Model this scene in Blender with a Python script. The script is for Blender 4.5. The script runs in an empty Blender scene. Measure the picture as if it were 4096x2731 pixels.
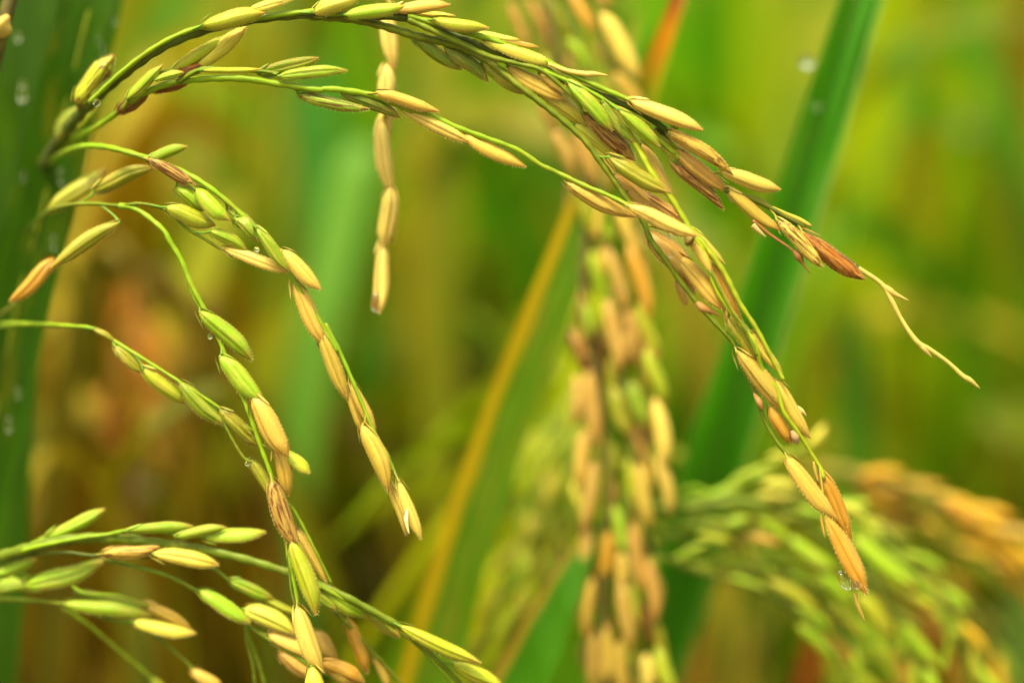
import bpy, math, random
import numpy as np
from mathutils import Vector, Matrix, Quaternion

random.seed(7)
scene = bpy.context.scene
col = scene.collection
R = math.radians

# ---------------------------------------------------------------- camera, sky, sun, exposure
LENS, SENSOR, FOCUS, PITCH, CAM_Z = 100.0, 36.0, 0.425, 9.0, 0.95
cam_data = bpy.data.cameras.new('camera')
cam = bpy.data.objects.new('camera', cam_data)
col.objects.link(cam)
cam_data.lens = LENS
cam_data.sensor_width = SENSOR
cam_data.clip_start = 0.01
cam_data.clip_end = 800.0
cam_data.dof.use_dof = True
cam_data.dof.focus_distance = FOCUS
cam_data.dof.aperture_fstop = 4.0
cam.location = (0, 0, CAM_Z)
cam.rotation_euler = (R(90 - PITCH), 0, 0)
scene.camera = cam

SUN_EL, SUN_AZ = 66.0, 215.0          # azimuth of the sun, clockwise from +Y (north)
world = bpy.data.worlds.new('World')
scene.world = world
world.use_nodes = True
wn = world.node_tree.nodes
wl = world.node_tree.links
wn.clear()
sky = wn.new('ShaderNodeTexSky')
sky.sky_type = 'NISHITA'
sky.sun_disc = False
sky.sun_elevation = R(SUN_EL)
sky.sun_rotation = R(SUN_AZ)
sky.air_density = 1.0
sky.dust_density = 5.0
sky.ozone_density = 0.6
bg = wn.new('ShaderNodeBackground')
bg.inputs['Strength'].default_value = 0.088
wo = wn.new('ShaderNodeOutputWorld')
hs = wn.new('ShaderNodeHueSaturation')        # thin overcast: the blue washed out to a warm white
hs.inputs['Saturation'].default_value = 0.25
wl.new(sky.outputs[0], hs.inputs['Color'])
wt = wn.new('ShaderNodeMix'); wt.data_type = 'RGBA'; wt.blend_type = 'MULTIPLY'
wt.inputs[0].default_value = 1.0
wt.inputs[7].default_value = (1.0, 0.96, 0.52, 1)
wl.new(hs.outputs[0], wt.inputs[6])
wl.new(wt.outputs[2], bg.inputs['Color'])
wl.new(bg.outputs[0], wo.inputs['Surface'])

sun_data = bpy.data.lights.new('sun', 'SUN')
sun_data.energy = 1.5
sun_data.angle = R(14)
sun_data.color = (1.0, 0.89, 0.57)
sun = bpy.data.objects.new('sun', sun_data)
col.objects.link(sun)
sd = Vector((math.sin(R(SUN_AZ)) * math.cos(R(SUN_EL)), math.cos(R(SUN_AZ)) * math.cos(R(SUN_EL)), math.sin(R(SUN_EL))))
sun.rotation_euler = (-sd).to_track_quat('-Z', 'Y').to_euler()

scene.view_settings.view_transform = 'Standard'
scene.view_settings.look = 'None'
scene.view_settings.gamma = 1.0
scene.view_settings.use_curve_mapping = False
scene.view_settings.exposure = 2.06
scene.render.engine = 'CYCLES'
scene.cycles.use_denoising = True
scene.cycles.max_bounces = 8
scene.cycles.transparent_max_bounces = 8

# ---------------------------------------------------------------- helpers
FW = Vector((0, math.cos(R(PITCH)), -math.sin(R(PITCH))))
UP = Vector((0, math.sin(R(PITCH)), math.cos(R(PITCH))))
RT = Vector((1, 0, 0))
C0 = Vector((0, 0, CAM_Z))
K = 1400 / 2352
CROPS = {'Z': (0, 0, 4096 / 2352), 'S': (0, 0, 1.0), 'A': (0, 0, K), 'B': (1300, 0, K), 'C': (2600, 0, K), 'D': (0, 900, K),
         'E': (1300, 900, K), 'F': (2600, 900, K), 'G': (0, 1798, K), 'H': (1300, 1798, K), 'I': (2600, 1798, K),
         'M': (1900, 0, 900 / 1008), 'N': (2100, 1331, 900 / 1008), 'O': (2500, 1700, 1596 / 2352)}


def spx(c, x, y):
    ox, oy, s = CROPS[c]
    return (ox + x * s, oy + y * s)


def W(sx, sy, d):
    """a place in the field: bearing given on the 4096-wide survey grid, d metres beyond the focus distance"""
    D = FOCUS + d
    u = (sx - 2048) / 4096 * SENSOR / LENS * D
    v = -(sy - 1365.5) / 4096 * SENSOR / LENS * D
    return C0 + FW * D + RT * u + UP * v


MM_PER_SPX = FOCUS * SENSOR / LENS / 4096      # metres per survey pixel at the focus distance


def srgb(h, k=1.0):
    h = h.lstrip('#')
    o = []
    for i in (0, 2, 4):
        c = int(h[i:i + 2], 16) / 255
        c = c / 12.92 if c <= 0.04045 else ((c + 0.055) / 1.055) ** 2.4
        o.append(c * k)
    return tuple(o)


def jit(c, a=0.12):
    f = 1 + random.uniform(-a, a)
    return tuple(max(0.0, v * f * (1 + random.uniform(-a, a) * 0.5)) for v in c)


def tag(o, label=None, cat=None, group=None, kind=None):
    if label: o['label'] = label
    if cat: o['category'] = cat
    if group: o['group'] = group
    if kind: o['kind'] = kind
    return o


def mesh_obj(name, verts, faces, mat, parent=None, uvs=None, smooth=True, data=None):
    if data is None:
        me = bpy.data.meshes.new(name)
        me.from_pydata([tuple(v) for v in verts], [], faces)
        if uvs is not None:
            l = me.uv_layers.new(name='UVMap')
            vi = np.empty(len(me.loops), dtype=np.int32)
            me.loops.foreach_get('vertex_index', vi)
            l.data.foreach_set('uv', np.asarray(uvs, dtype=np.float32)[vi].ravel())
        if smooth:
            me.polygons.foreach_set('use_smooth', [True] * len(me.polygons))
        me.materials.append(mat)
        me.update()
    else:
        me = data
    o = bpy.data.objects.new(name, me)
    col.objects.link(o)
    if parent: o.parent = parent
    return o


def empty(name, loc):
    o = bpy.data.objects.new(name, None)
    o.empty_display_size = 0.01
    o.location = loc
    col.objects.link(o)
    return o


def _curve(pts):
    P = [np.array(p, dtype=float) for p in pts]
    P = [2 * P[0] - P[1]] + P + [2 * P[-1] - P[-2]]
    L = [max(1e-9, float(np.linalg.norm((P[i + 1] - P[i])[:3]))) for i in range(len(P) - 1)]

    def at(i, t):
        p0, p1, p2, p3 = P[i], P[i + 1], P[i + 2], P[i + 3]
        m1 = (p2 - p0) / (L[i] + L[i + 1]) * L[i + 1]
        m2 = (p3 - p1) / (L[i + 1] + L[i + 2]) * L[i + 1]
        t2, t3 = t * t, t ** 3
        return (2 * t3 - 3 * t2 + 1) * p1 + (t3 - 2 * t2 + t) * m1 + (-2 * t3 + 3 * t2) * p2 + (t3 - t2) * m2
    return at, L[1:-1]


def catmull(pts, n):
    """n samples, evenly spread by length, along a smooth curve through the points (any dimension)"""
    at, L = _curve(pts)
    A = np.concatenate([[0], np.cumsum(L)])
    out = []
    for s in np.linspace(0, A[-1], n):
        i = max(0, min(len(L) - 1, int(np.searchsorted(A, s, side='right')) - 1))
        out.append(at(i, (s - A[i]) / L[i]))
    return out


def catmull_seg(pts, counts):
    """the same curve with a given number of samples on every segment"""
    at, L = _curve(pts)
    out = [at(i, t) for i, c in enumerate(counts) for t in np.linspace(0, 1, c, endpoint=False)]
    out.append(np.array(pts[-1], dtype=float))
    return out


def tube_geo(samples, sides=8, ridge=0.0):
    """samples: arrays x,y,z,r"""
    pts = [Vector(s[:3]) for s in samples]
    n = len(pts)
    verts, faces = [], []
    nrm = None
    for i in range(n):
        t = (pts[min(i + 1, n - 1)] - pts[max(i - 1, 0)])
        t = t.normalized() if t.length > 1e-12 else Vector((0, 0, 1))
        if nrm is None:
            nrm = t.orthogonal().normalized()
        nrm = (nrm - t * nrm.dot(t))
        nrm = nrm.normalized() if nrm.length > 1e-9 else t.orthogonal().normalized()
        b = t.cross(nrm)
        r = max(1e-6, samples[i][3])
        for k in range(sides):
            a = 2 * math.pi * k / sides
            rr = r * (1 + ridge * (1 if k % 2 else -1))
            verts.append(pts[i] + (nrm * math.cos(a) + b * math.sin(a)) * rr)
    for i in range(n - 1):
        for k in range(sides):
            a = i * sides + k
            b2 = i * sides + (k + 1) % sides
            faces.append((a, b2, b2 + sides, a + sides))
    faces.append(tuple(reversed(range(sides))))
    faces.append(tuple(range((n - 1) * sides, n * sides)))
    return verts, faces


def to_ground(p, lean, n=4):
    """points from p down to the soil, for stems and leaves whose foot is below the picture"""
    out = []
    for i in range(1, n + 1):
        t = i / n
        q = p + Vector((lean.x * (1 - (1 - t) ** 2), lean.y * (1 - (1 - t) ** 2), 0))
        q.z = p.z * (1 - t)
        out.append(q)
    return out


# ---------------------------------------------------------------- materials
def nt(name):
    m = bpy.data.materials.new(name)
    m.use_nodes = True
    m.node_tree.nodes.clear()
    return m, m.node_tree.nodes, m.node_tree.links


def ramp(n, stops, interp='LINEAR'):
    r = n.new('ShaderNodeValToRGB')
    e = r.color_ramp.elements
    while len(e) > 1: e.remove(e[-1])
    e[0].position = stops[0][0]
    e[0].color = (*stops[0][1], 1)
    for p, c in stops[1:]:
        x = e.new(p)
        x.color = (*c, 1)
    r.color_ramp.interpolation = interp
    return r


def mix(n, l, fac, a, b, mode='MIX'):
    m = n.new('ShaderNodeMix')
    m.data_type = 'RGBA'
    m.blend_type = mode
    for sock, v in ((m.inputs[0], fac), (m.inputs[6], a), (m.inputs[7], b)):
        if hasattr(v, 'links'): l.new(v, sock)
        elif isinstance(v, (int, float)): sock.default_value = v
        else: sock.default_value = (*v, 1)
    return m.outputs[2]


def math_n(n, l, op, a, b=None, clamp=False):
    m = n.new('ShaderNodeMath')
    m.operation = op
    m.use_clamp = clamp
    for i, v in enumerate((a, b)):
        if v is None: continue
        if hasattr(v, 'links'): l.new(v, m.inputs[i])
        else: m.inputs[i].default_value = v
    return m.outputs[0]


def grain_material():
    m, n, l = nt('rice_husk')
    tc = n.new('ShaderNodeTexCoord')
    oi = n.new('ShaderNodeObjectInfo')
    sep = n.new('ShaderNodeSeparateXYZ')
    l.new(tc.outputs['Object'], sep.inputs[0])
    off = n.new('ShaderNodeVectorMath'); off.operation = 'MULTIPLY_ADD'
    comb = n.new('ShaderNodeCombineXYZ')
    l.new(math_n(n, l, 'MULTIPLY', oi.outputs['Random'], 91.0), comb.inputs[0])
    l.new(math_n(n, l, 'MULTIPLY', oi.outputs['Random'], 37.0), comb.inputs[1])
    off.inputs[1].default_value = (1, 1, 1)
    l.new(tc.outputs['Object'], off.inputs[0]); l.new(comb.outputs[0], off.inputs[2])
    # long husk fibres
    mp = n.new('ShaderNodeMapping'); mp.inputs['Scale'].default_value = (1.2, 26, 26)
    l.new(off.outputs[0], mp.inputs[0])
    fib = n.new('ShaderNodeTexNoise'); fib.inputs['Scale'].default_value = 1.5; fib.inputs['Detail'].default_value = 3
    l.new(mp.outputs[0], fib.inputs['Vector'])
    fr = n.new('ShaderNodeMapRange'); fr.inputs[1].default_value = 0.3; fr.inputs[2].default_value = 0.7
    fr.inputs[3].default_value = 0.74; fr.inputs[4].default_value = 1.20
    l.new(fib.outputs[0], fr.inputs[0])
    c = mix(n, l, 1.0, oi.outputs['Color'], (1, 1, 1), 'MULTIPLY')
    vm = n.new('ShaderNodeVectorMath'); vm.operation = 'SCALE'
    l.new(c, vm.inputs[0]); l.new(fr.outputs[0], vm.inputs['Scale'])
    # blotches of ripening: towards straw
    bn = n.new('ShaderNodeTexNoise'); bn.inputs['Scale'].default_value = 3.2; bn.inputs['Detail'].default_value = 2
    l.new(off.outputs[0], bn.inputs['Vector'])
    br = n.new('ShaderNodeMapRange'); br.inputs[1].default_value = 0.45; br.inputs[2].default_value = 0.75
    br.inputs[3].default_value = 0; br.inputs[4].default_value = 0.38
    l.new(bn.outputs[0], br.inputs[0])
    c2 = mix(n, l, br.outputs[0], vm.outputs[0], (0.56, 0.37, 0.10))
    # pale tip, brown apiculus and base
    tr = ramp(n, [(0.0, (0.7, 0.7, 0.7)), (0.07, (0.0, 0.0, 0.0)), (0.80, (0, 0, 0)), (0.97, (0.75, 0.75, 0.75)), (1.0, (1, 1, 1))])
    l.new(sep.outputs[0], tr.inputs[0])
    c3 = mix(n, l, math_n(n, l, 'MULTIPLY', tr.outputs[0], 0.75), c2, (0.36, 0.15, 0.025))
    # brown husk edges with crease shade painted along the seam, paler nerves
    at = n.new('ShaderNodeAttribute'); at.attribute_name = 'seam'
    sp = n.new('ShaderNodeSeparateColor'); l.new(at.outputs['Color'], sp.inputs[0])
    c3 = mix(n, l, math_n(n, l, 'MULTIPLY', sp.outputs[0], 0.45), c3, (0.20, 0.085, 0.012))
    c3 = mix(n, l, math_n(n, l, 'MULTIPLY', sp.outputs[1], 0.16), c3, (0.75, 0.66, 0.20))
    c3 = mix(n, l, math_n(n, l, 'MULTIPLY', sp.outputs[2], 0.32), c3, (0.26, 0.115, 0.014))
    # dark disease stains, amount in the object's alpha
    mp2 = n.new('ShaderNodeMapping'); mp2.inputs['Scale'].default_value = (1.3, 4.5, 4.5)
    l.new(off.outputs[0], mp2.inputs[0])
    sn = n.new('ShaderNodeTexNoise'); sn.inputs['Scale'].default_value = 1.7; sn.inputs['Detail'].default_value = 4
    sn.inputs['Roughness'].default_value = 0.55
    l.new(mp2.outputs[0], sn.inputs['Vector'])
    a = math_n(n, l, 'SUBTRACT', 0.80, math_n(n, l, 'MULTIPLY', oi.outputs['Alpha'], 0.43))
    st = n.new('ShaderNodeMapRange')
    l.new(sn.outputs[0], st.inputs[0]); l.new(a, st.inputs[1]); l.new(math_n(n, l, 'ADD', a, 0.13), st.inputs[2])
    st.inputs[3].default_value = 0; st.inputs[4].default_value = 0.9
    c4 = mix(n, l, st.outputs[0], c3, (0.100, 0.016, 0.006))
    # freckles
    fk = n.new('ShaderNodeTexNoise'); fk.inputs['Scale'].default_value = 22; fk.inputs['Detail'].default_value = 1
    l.new(off.outputs[0], fk.inputs['Vector'])
    fkr = n.new('ShaderNodeMapRange'); fkr.inputs[1].default_value = 0.70; fkr.inputs[2].default_value = 0.78
    fkr.inputs[4].default_value = 0.5
    l.new(fk.outputs[0], fkr.inputs[0])
    c5 = mix(n, l, fkr.outputs[0], c4, (0.22, 0.07, 0.015))
    b = n.new('ShaderNodeBsdfPrincipled')
    l.new(c5, b.inputs['Base Color'])
    b.inputs['Roughness'].default_value = 0.32
    b.inputs['Specular IOR Level'].default_value = 0.42
    b.inputs['Sheen Weight'].default_value = 0.05
    b.inputs['Sheen Roughness'].default_value = 0.4
    b.inputs['Sheen Tint'].default_value = (1, 0.97, 0.7, 1)
    b.inputs['Subsurface Weight'].default_value = 0.5
    b.inputs['Subsurface Radius'].default_value = (1.0, 0.6, 0.2)
    b.inputs['Subsurface Scale'].default_value = 0.0012
    bu = n.new('ShaderNodeBump'); bu.inputs['Strength'].default_value = 0.35; bu.inputs['Distance'].default_value = 0.0003
    l.new(fib.outputs[0], bu.inputs['Height'])
    l.new(bu.outputs[0], b.inputs['Normal'])
    o = n.new('ShaderNodeOutputMaterial')
    l.new(b.outputs[0], o.inputs[0])
    return m


def stem_material():
    m, n, l = nt('rice_stalk')
    oi = n.new('ShaderNodeObjectInfo')
    geo = n.new('ShaderNodeNewGeometry')
    ns = n.new('ShaderNodeTexNoise'); ns.inputs['Scale'].default_value = 160; ns.inputs['Detail'].default_value = 3
    l.new(geo.outputs['Position'], ns.inputs['Vector'])
    mr = n.new('ShaderNodeMapRange'); mr.inputs[1].default_value = 0.5; mr.inputs[2].default_value = 0.75; mr.inputs[4].default_value = 0.6
    l.new(ns.outputs[0], mr.inputs[0])
    c = mix(n, l, mr.outputs[0], oi.outputs['Color'], (0.26, 0.24, 0.015))
    n2 = n.new('ShaderNodeTexNoise'); n2.inputs['Scale'].default_value = 420; n2.inputs['Detail'].default_value = 2
    l.new(geo.outputs['Position'], n2.inputs['Vector'])
    m2 = n.new('ShaderNodeMapRange'); m2.inputs[3].default_value = 0.6; m2.inputs[4].default_value = 1.3
    l.new(n2.outputs[0], m2.inputs[0])
    vm = n.new('ShaderNodeVectorMath'); vm.operation = 'SCALE'
    l.new(c, vm.inputs[0]); l.new(m2.outputs[0], vm.inputs['Scale'])
    b = n.new('ShaderNodeBsdfPrincipled')
    l.new(vm.outputs[0], b.inputs['Base Color'])
    b.inputs['Roughness'].default_value = 0.5
    b.inputs['Specular IOR Level'].default_value = 0.3
    b.inputs['Sheen Weight'].default_value = 0.04
    b.inputs['Subsurface Weight'].default_value = 0.2
    b.inputs['Subsurface Radius'].default_value = (0.6, 1.0, 0.1)
    b.inputs['Subsurface Scale'].default_value = 0.0006
    o = n.new('ShaderNodeOutputMaterial')
    l.new(b.outputs[0], o.inputs[0])
    return m


LEAF = {}


def leaf_material(base, edge=None, edge_w=0.0, blotch=None, blotch_amt=0.0, gloss=0.45, edge_side=0, tip=None, tip_at=(0.55, 0.8), tip2=None):
    key = (tip2, base, edge, edge_w, blotch, blotch_amt, gloss, edge_side, tip, tip_at)
    if key in LEAF: return LEAF[key]
    m, n, l = nt('rice_leaf_blade')
    uv = n.new('ShaderNodeUVMap')
    sep = n.new('ShaderNodeSeparateXYZ')
    l.new(uv.outputs[0], sep.inputs[0])
    mp = n.new('ShaderNodeMapping'); mp.inputs['Scale'].default_value = (38, 1.6, 1)
    l.new(uv.outputs[0], mp.inputs[0])
    v = n.new('ShaderNodeTexNoise'); v.inputs['Scale'].default_value = 1.0; v.inputs['Detail'].default_value = 3
    l.new(mp.outputs[0], v.inputs['Vector'])
    mr = n.new('ShaderNodeMapRange'); mr.inputs[1].default_value = 0.3; mr.inputs[2].default_value = 0.7
    mr.inputs[3].default_value = 0.5; mr.inputs[4].default_value = 1.6
    l.new(v.outputs[0], mr.inputs[0])
    c = n.new('ShaderNodeVectorMath'); c.operation = 'SCALE'
    c.inputs[0].default_value = base
    l.new(mr.outputs[0], c.inputs['Scale'])
    out = c.outputs[0]
    if blotch:
        mp2 = n.new('ShaderNodeMapping'); mp2.inputs['Scale'].default_value = (2.5, 9, 1)
        l.new(uv.outputs[0], mp2.inputs[0])
        bl = n.new('ShaderNodeTexNoise'); bl.inputs['Scale'].default_value = 1.0; bl.inputs['Detail'].default_value = 4
        l.new(mp2.outputs[0], bl.inputs['Vector'])
        br = n.new('ShaderNodeMapRange'); br.inputs[1].default_value = 0.62 - blotch_amt * 0.4; br.inputs[2].default_value = 0.72 - blotch_amt * 0.3
        l.new(bl.outputs[0], br.inputs[0])
        out = mix(n, l, br.outputs[0], out, blotch)
    if tip:
        tr = ramp(n, [(0.0, (0, 0, 0)), (tip_at[0], (0, 0, 0)), (tip_at[1], (1, 1, 1))])
        l.new(sep.outputs[1], tr.inputs[0])
        out = mix(n, l, tr.outputs[0], out, tip)
        if tip2:
            tr = ramp(n, [(0.0, (0, 0, 0)), (tip_at[1] + 0.04, (0, 0, 0)), (min(1, tip_at[1] + 0.14), (1, 1, 1))])
            l.new(sep.outputs[1], tr.inputs[0])
            out = mix(n, l, tr.outputs[0], out, tip2)
    if edge:
        d = math_n(n, l, 'ABSOLUTE', math_n(n, l, 'SUBTRACT', sep.outputs[0], 0.5)) if edge_side == 0 else None
        if edge_side == 0: e = math_n(n, l, 'SUBTRACT', 0.5, d)
        elif edge_side < 0: e = sep.outputs[0]
        else: e = math_n(n, l, 'SUBTRACT', 1.0, sep.outputs[0])
        wob = n.new('ShaderNodeTexNoise'); wob.inputs['Scale'].default_value = 14
        l.new(uv.outputs[0], wob.inputs['Vector'])
        e = math_n(n, l, 'ADD', e, math_n(n, l, 'MULTIPLY', math_n(n, l, 'SUBTRACT', wob.outputs[0], 0.5), edge_w * 0.8))
        er = n.new('ShaderNodeMapRange'); er.inputs[1].default_value = edge_w * 0.85; er.inputs[2].default_value = edge_w * 1.15
        er.inputs[3].default_value = 1; er.inputs[4].default_value = 0
        l.new(e, er.inputs[0])
        out = mix(n, l, er.outputs[0], out, edge)
    b = n.new('ShaderNodeBsdfPrincipled')
    l.new(out, b.inputs['Base Color'])
    b.inputs['Roughness'].default_value = gloss
    b.inputs['Specular IOR Level'].default_value = 0.22 if gloss < 0.5 else 0.04
    bu = n.new('ShaderNodeBump'); bu.inputs['Strength'].default_value = 0.4; bu.inputs['Distance'].default_value = 0.0004
    l.new(v.outputs[0], bu.inputs['Height']); l.new(bu.outputs[0], b.inputs['Normal'])
    t = n.new('ShaderNodeBsdfTranslucent')
    l.new(mix(n, l, 1.0, out, (1.5, 1.45, 0.6), 'MULTIPLY'), t.inputs['Color'])
    ms = n.new('ShaderNodeMixShader'); ms.inputs[0].default_value = 0.38
    l.new(b.outputs[0], ms.inputs[1]); l.new(t.outputs[0], ms.inputs[2])
    o = n.new('ShaderNodeOutputMaterial')
    l.new(ms.outputs[0], o.inputs[0])
    LEAF[key] = m
    return m


def attr_leaf_material():
    m, n, l = nt('field_foliage')
    at = n.new('ShaderNodeAttribute'); at.attribute_name = 'leaf_colour'
    b = n.new('ShaderNodeBsdfPrincipled'); b.inputs['Roughness'].default_value = 0.5
    b.inputs['Specular IOR Level'].default_value = 0.3
    l.new(at.outputs['Color'], b.inputs['Base Color'])
    t = n.new('ShaderNodeBsdfTranslucent')
    l.new(mix(n, l, 1.0, at.outputs['Color'], (1.5, 1.45, 0.6), 'MULTIPLY'), t.inputs['Color'])
    ms = n.new('ShaderNodeMixShader'); ms.inputs[0].default_value = 0.38
    l.new(b.outputs[0], ms.inputs[1]); l.new(t.outputs[0], ms.inputs[2])
    o = n.new('ShaderNodeOutputMaterial'); l.new(ms.outputs[0], o.inputs[0])
    return m


def soil_material():
    m, n, l = nt('paddy_soil')
    tc = n.new('ShaderNodeTexCoord')
    ns = n.new('ShaderNodeTexNoise'); ns.inputs['Scale'].default_value = 9; ns.inputs['Detail'].default_value = 8
    l.new(tc.outputs['Object'], ns.inputs['Vector'])
    r = ramp(n, [(0.3, (0.035, 0.022, 0.010)), (0.55, (0.075, 0.05, 0.02)), (0.75, (0.06, 0.07, 0.015))])
    l.new(ns.outputs[0], r.inputs[0])
    b = n.new('ShaderNodeBsdfPrincipled'); b.inputs['Roughness'].default_value = 0.7
    l.new(r.outputs[0], b.inputs['Base Color'])
    bu = n.new('ShaderNodeBump'); bu.inputs['Strength'].default_value = 0.7; bu.inputs['Distance'].default_value = 0.03
    l.new(ns.outputs[0], bu.inputs['Height']); l.new(bu.outputs[0], b.inputs['Normal'])
    o = n.new('ShaderNodeOutputMaterial'); l.new(b.outputs[0], o.inputs[0])
    return m


def water_material():
    m, n, l = nt('water')
    b = n.new('ShaderNodeBsdfPrincipled')
    b.inputs['Base Color'].default_value = (1, 1, 1, 1)
    b.inputs['Roughness'].default_value = 0.0
    b.inputs['IOR'].default_value = 1.33
    b.inputs['Transmission Weight'].default_value = 1.0
    o = n.new('ShaderNodeOutputMaterial'); l.new(b.outputs[0], o.inputs[0])
    return m


HUSK, STALK, WATER = grain_material(), stem_material(), water_material()

# ---------------------------------------------------------------- ground
gm = [(-400, -60, 0), (400, -60, 0), (400, 700, 0), (-400, 700, 0)]
gr = mesh_obj('ground', gm, [(0, 1, 2, 3)], soil_material(), smooth=False)
tag(gr, 'brown muddy paddy soil under the rice plants', 'ground', kind='structure')


# ---------------------------------------------------------------- leaves
def leaf(label, pts, widths, colour, edge=None, edge_w=0.0, face=0.0, fold=0.18, blotch=None, blotch_amt=0.3, crop='Z', root=True,
         lean=(0, 0.03), midrib=None, group=None, gloss=0.45, edge_side=0, n=40, name='rice_leaf', tip=None, tip_at=(0.55, 0.8), tip2=None):
    """pts from the foot upwards: (x, y, depth in mm[, face angle]); widths in survey pixels of the same crop at that depth"""
    s = CROPS[crop][2]
    P = []
    for i, p in enumerate(pts):
        q = W(*spx(crop, p[0], p[1]), p[2] / 1000)
        w = widths[i] * s * SENSOR / LENS / 4096 * (FOCUS + p[2] / 1000)
        P.append([q.x, q.y, q.z, w, R(p[3] if len(p) > 3 else face)])
    if root:
        foot = []
        for q in to_ground(Vector(P[0][:3]), Vector((lean[0], lean[1], 0)), 3):
            foot.append([q.x, q.y, q.z, P[0][3] * 0.9, P[0][4]])
        S = catmull_seg(list(reversed(foot)) + P, [4] * len(foot) + [max(3, n // (len(P) - 1))] * (len(P) - 1))
        n = len(S)
    else:
        S = catmull(P, n)
    verts, faces, uvs = [], [], []
    across = (-1, -0.72, -0.36, -0.05, 0.05, 0.36, 0.72, 1)
    mid = []
    for i, q in enumerate(S):
        p = Vector(q[:3])
        t = (Vector(S[min(i + 1, n - 1)][:3]) - Vector(S[max(i - 1, 0)][:3])).normalized()
        view = (C0 - p).normalized()
        nr = (view - t * view.dot(t)).normalized()
        nr = Quaternion(t, q[4]) @ nr
        b = t.cross(nr).normalized()          # to the right when the tip is up
        w = max(q[3], 1e-5) / 2
        for a in across:
            und = 0.05 * w * math.sin(i * 0.7 + a * 2.0)
            verts.append(p + b * (a * w) + nr * (fold * w * abs(a) ** 1.2 + und))
            uvs.append(((a + 1) / 2, i / (n - 1)))
        mid.append((p, nr, w))
    k = len(across)
    for i in range(n - 1):
        for j in range(k - 1):
            a = i * k + j
            faces.append((a, a + 1, a + 1 + k, a + k))
    o = mesh_obj(name, verts, faces, leaf_material(colour, edge, edge_w, blotch, blotch_amt, gloss, edge_side, tip, tip_at, tip2), uvs=uvs)
    tag(o, label, 'leaf', group)
    if midrib:
        samp = [np.array([*(p + nr * 0.00002), min(0.00018, w * 0.05)]) for p, nr, w in mid]
        v, f = tube_geo(samp, 6)
        r = mesh_obj('midrib', v, f, STALK, o)
        r.color = (*midrib, 1)
    return o


# ---------------------------------------------------------------- grains
def hull_mesh(name, bend, nl=22, na=32, seed=0):
    rg = random.Random(seed)
    xs = [0, .03, .10, .22, .40, .58, .74, .87, .96, 1.0]
    wsv = [.16, .34, .64, .88, 1.0, .99, .85, .53, .20, .03]
    wsv = [w * (1 + rg.uniform(-.05, .05)) for w in wsv]
    tipo = rg.uniform(-.26, .32)
    pe = rg.uniform(1.40, 1.80)
    crook = rg.uniform(-.05, .05)
    gape = rg.choice((0, 0, 0, 0.10, 0.18))
    skew = rg.uniform(0.86, 1.2)
    verts, faces, seam = [], [], []
    for i in range(nl):
        s = i / (nl - 1)
        s2 = 0.5 * s + 0.5 * (0.5 - 0.5 * math.cos(math.pi * s))
        prof = float(np.interp(s2 ** skew, xs, wsv))
        yc = crook * math.sin(2 * math.pi * s2) + bend * 4 * s2 * (1 - s2) + tipo * max(0, s2 - 0.5) ** 1.6 / 0.5 ** 1.6
        for k in range(na):
            t = 2 * math.pi * k / na
            cy, sz = math.cos(t), math.sin(t)
            r0 = 1 / (abs(cy) ** pe + abs(sz) ** pe) ** (1 / pe)
            # the large husk bulges on +y; seam where it clasps the small one at about y=-0.4
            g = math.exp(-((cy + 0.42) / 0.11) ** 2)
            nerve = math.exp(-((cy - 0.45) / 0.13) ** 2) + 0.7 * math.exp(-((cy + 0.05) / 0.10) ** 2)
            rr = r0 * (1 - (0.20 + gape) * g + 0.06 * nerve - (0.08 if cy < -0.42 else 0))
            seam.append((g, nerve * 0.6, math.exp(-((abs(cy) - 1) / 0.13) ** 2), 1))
            verts.append((s2, 0.5 * cy * rr * prof + yc, 0.5 * sz * 1.12 * rr * prof))
    for i in range(nl - 1):
        for k in range(na):
            a = i * na + k
            b = i * na + (k + 1) % na
            faces.append((a, b, b + na, a + na))
    faces.append(tuple(reversed(range(na))))
    faces.append(tuple(range((nl - 1) * na, nl * na)))
    me = bpy.data.meshes.new(name)
    me.from_pydata(verts, [], faces)
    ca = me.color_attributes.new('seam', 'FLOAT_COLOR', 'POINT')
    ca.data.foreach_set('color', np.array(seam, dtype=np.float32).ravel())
    me.polygons.foreach_set('use_smooth', [True] * len(me.polygons))
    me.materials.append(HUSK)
    me.update()
    return me


HULLS = [hull_mesh('grain', b, seed=i) for i, b in enumerate((0.0, 0.06, 0.10, -0.06, 0.14, -0.1, 0.03, 0.08, -0.03, 0.0, 0.12, -0.08, 0.05, 0.16, -0.12, 0.02))]
HULLS_FAR = [hull_mesh('grain', b, 12, 14, 20 + i) for i, b in enumerate((0.0, 0.08, -0.06))]


def glume_mesh(side):
    # short pointed scale clasping the foot of the husk
    verts, faces = [], []
    nl, na = 7, 5
    for i in range(nl):
        s = i / (nl - 1)
        w = math.sin(math.pi * min(1, 0.25 + 0.75 * s)) ** 0.8 * 0.5
        for k in range(na):
            a = (k / (na - 1) - 0.5) * 1.5
            rad = 0.14 + 0.40 * s ** 0.6
            verts.append((-0.05 + 0.27 * s, side * rad * math.cos(a * w * 1.4) * 0.96, rad * math.sin(a * w * 1.4)))
    for i in range(nl - 1):
        for k in range(na - 1):
            a = i * na + k
            faces.append((a, a + 1, a + 1 + na, a + na))
    me = bpy.data.meshes.new('glume')
    me.from_pydata(verts, [], faces)
    me.polygons.foreach_set('use_smooth', [True] * len(me.polygons))
    me.materials.append(HUSK)
    me.update()
    return me


GLUMES = [glume_mesh(1), glume_mesh(-1)]


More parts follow.
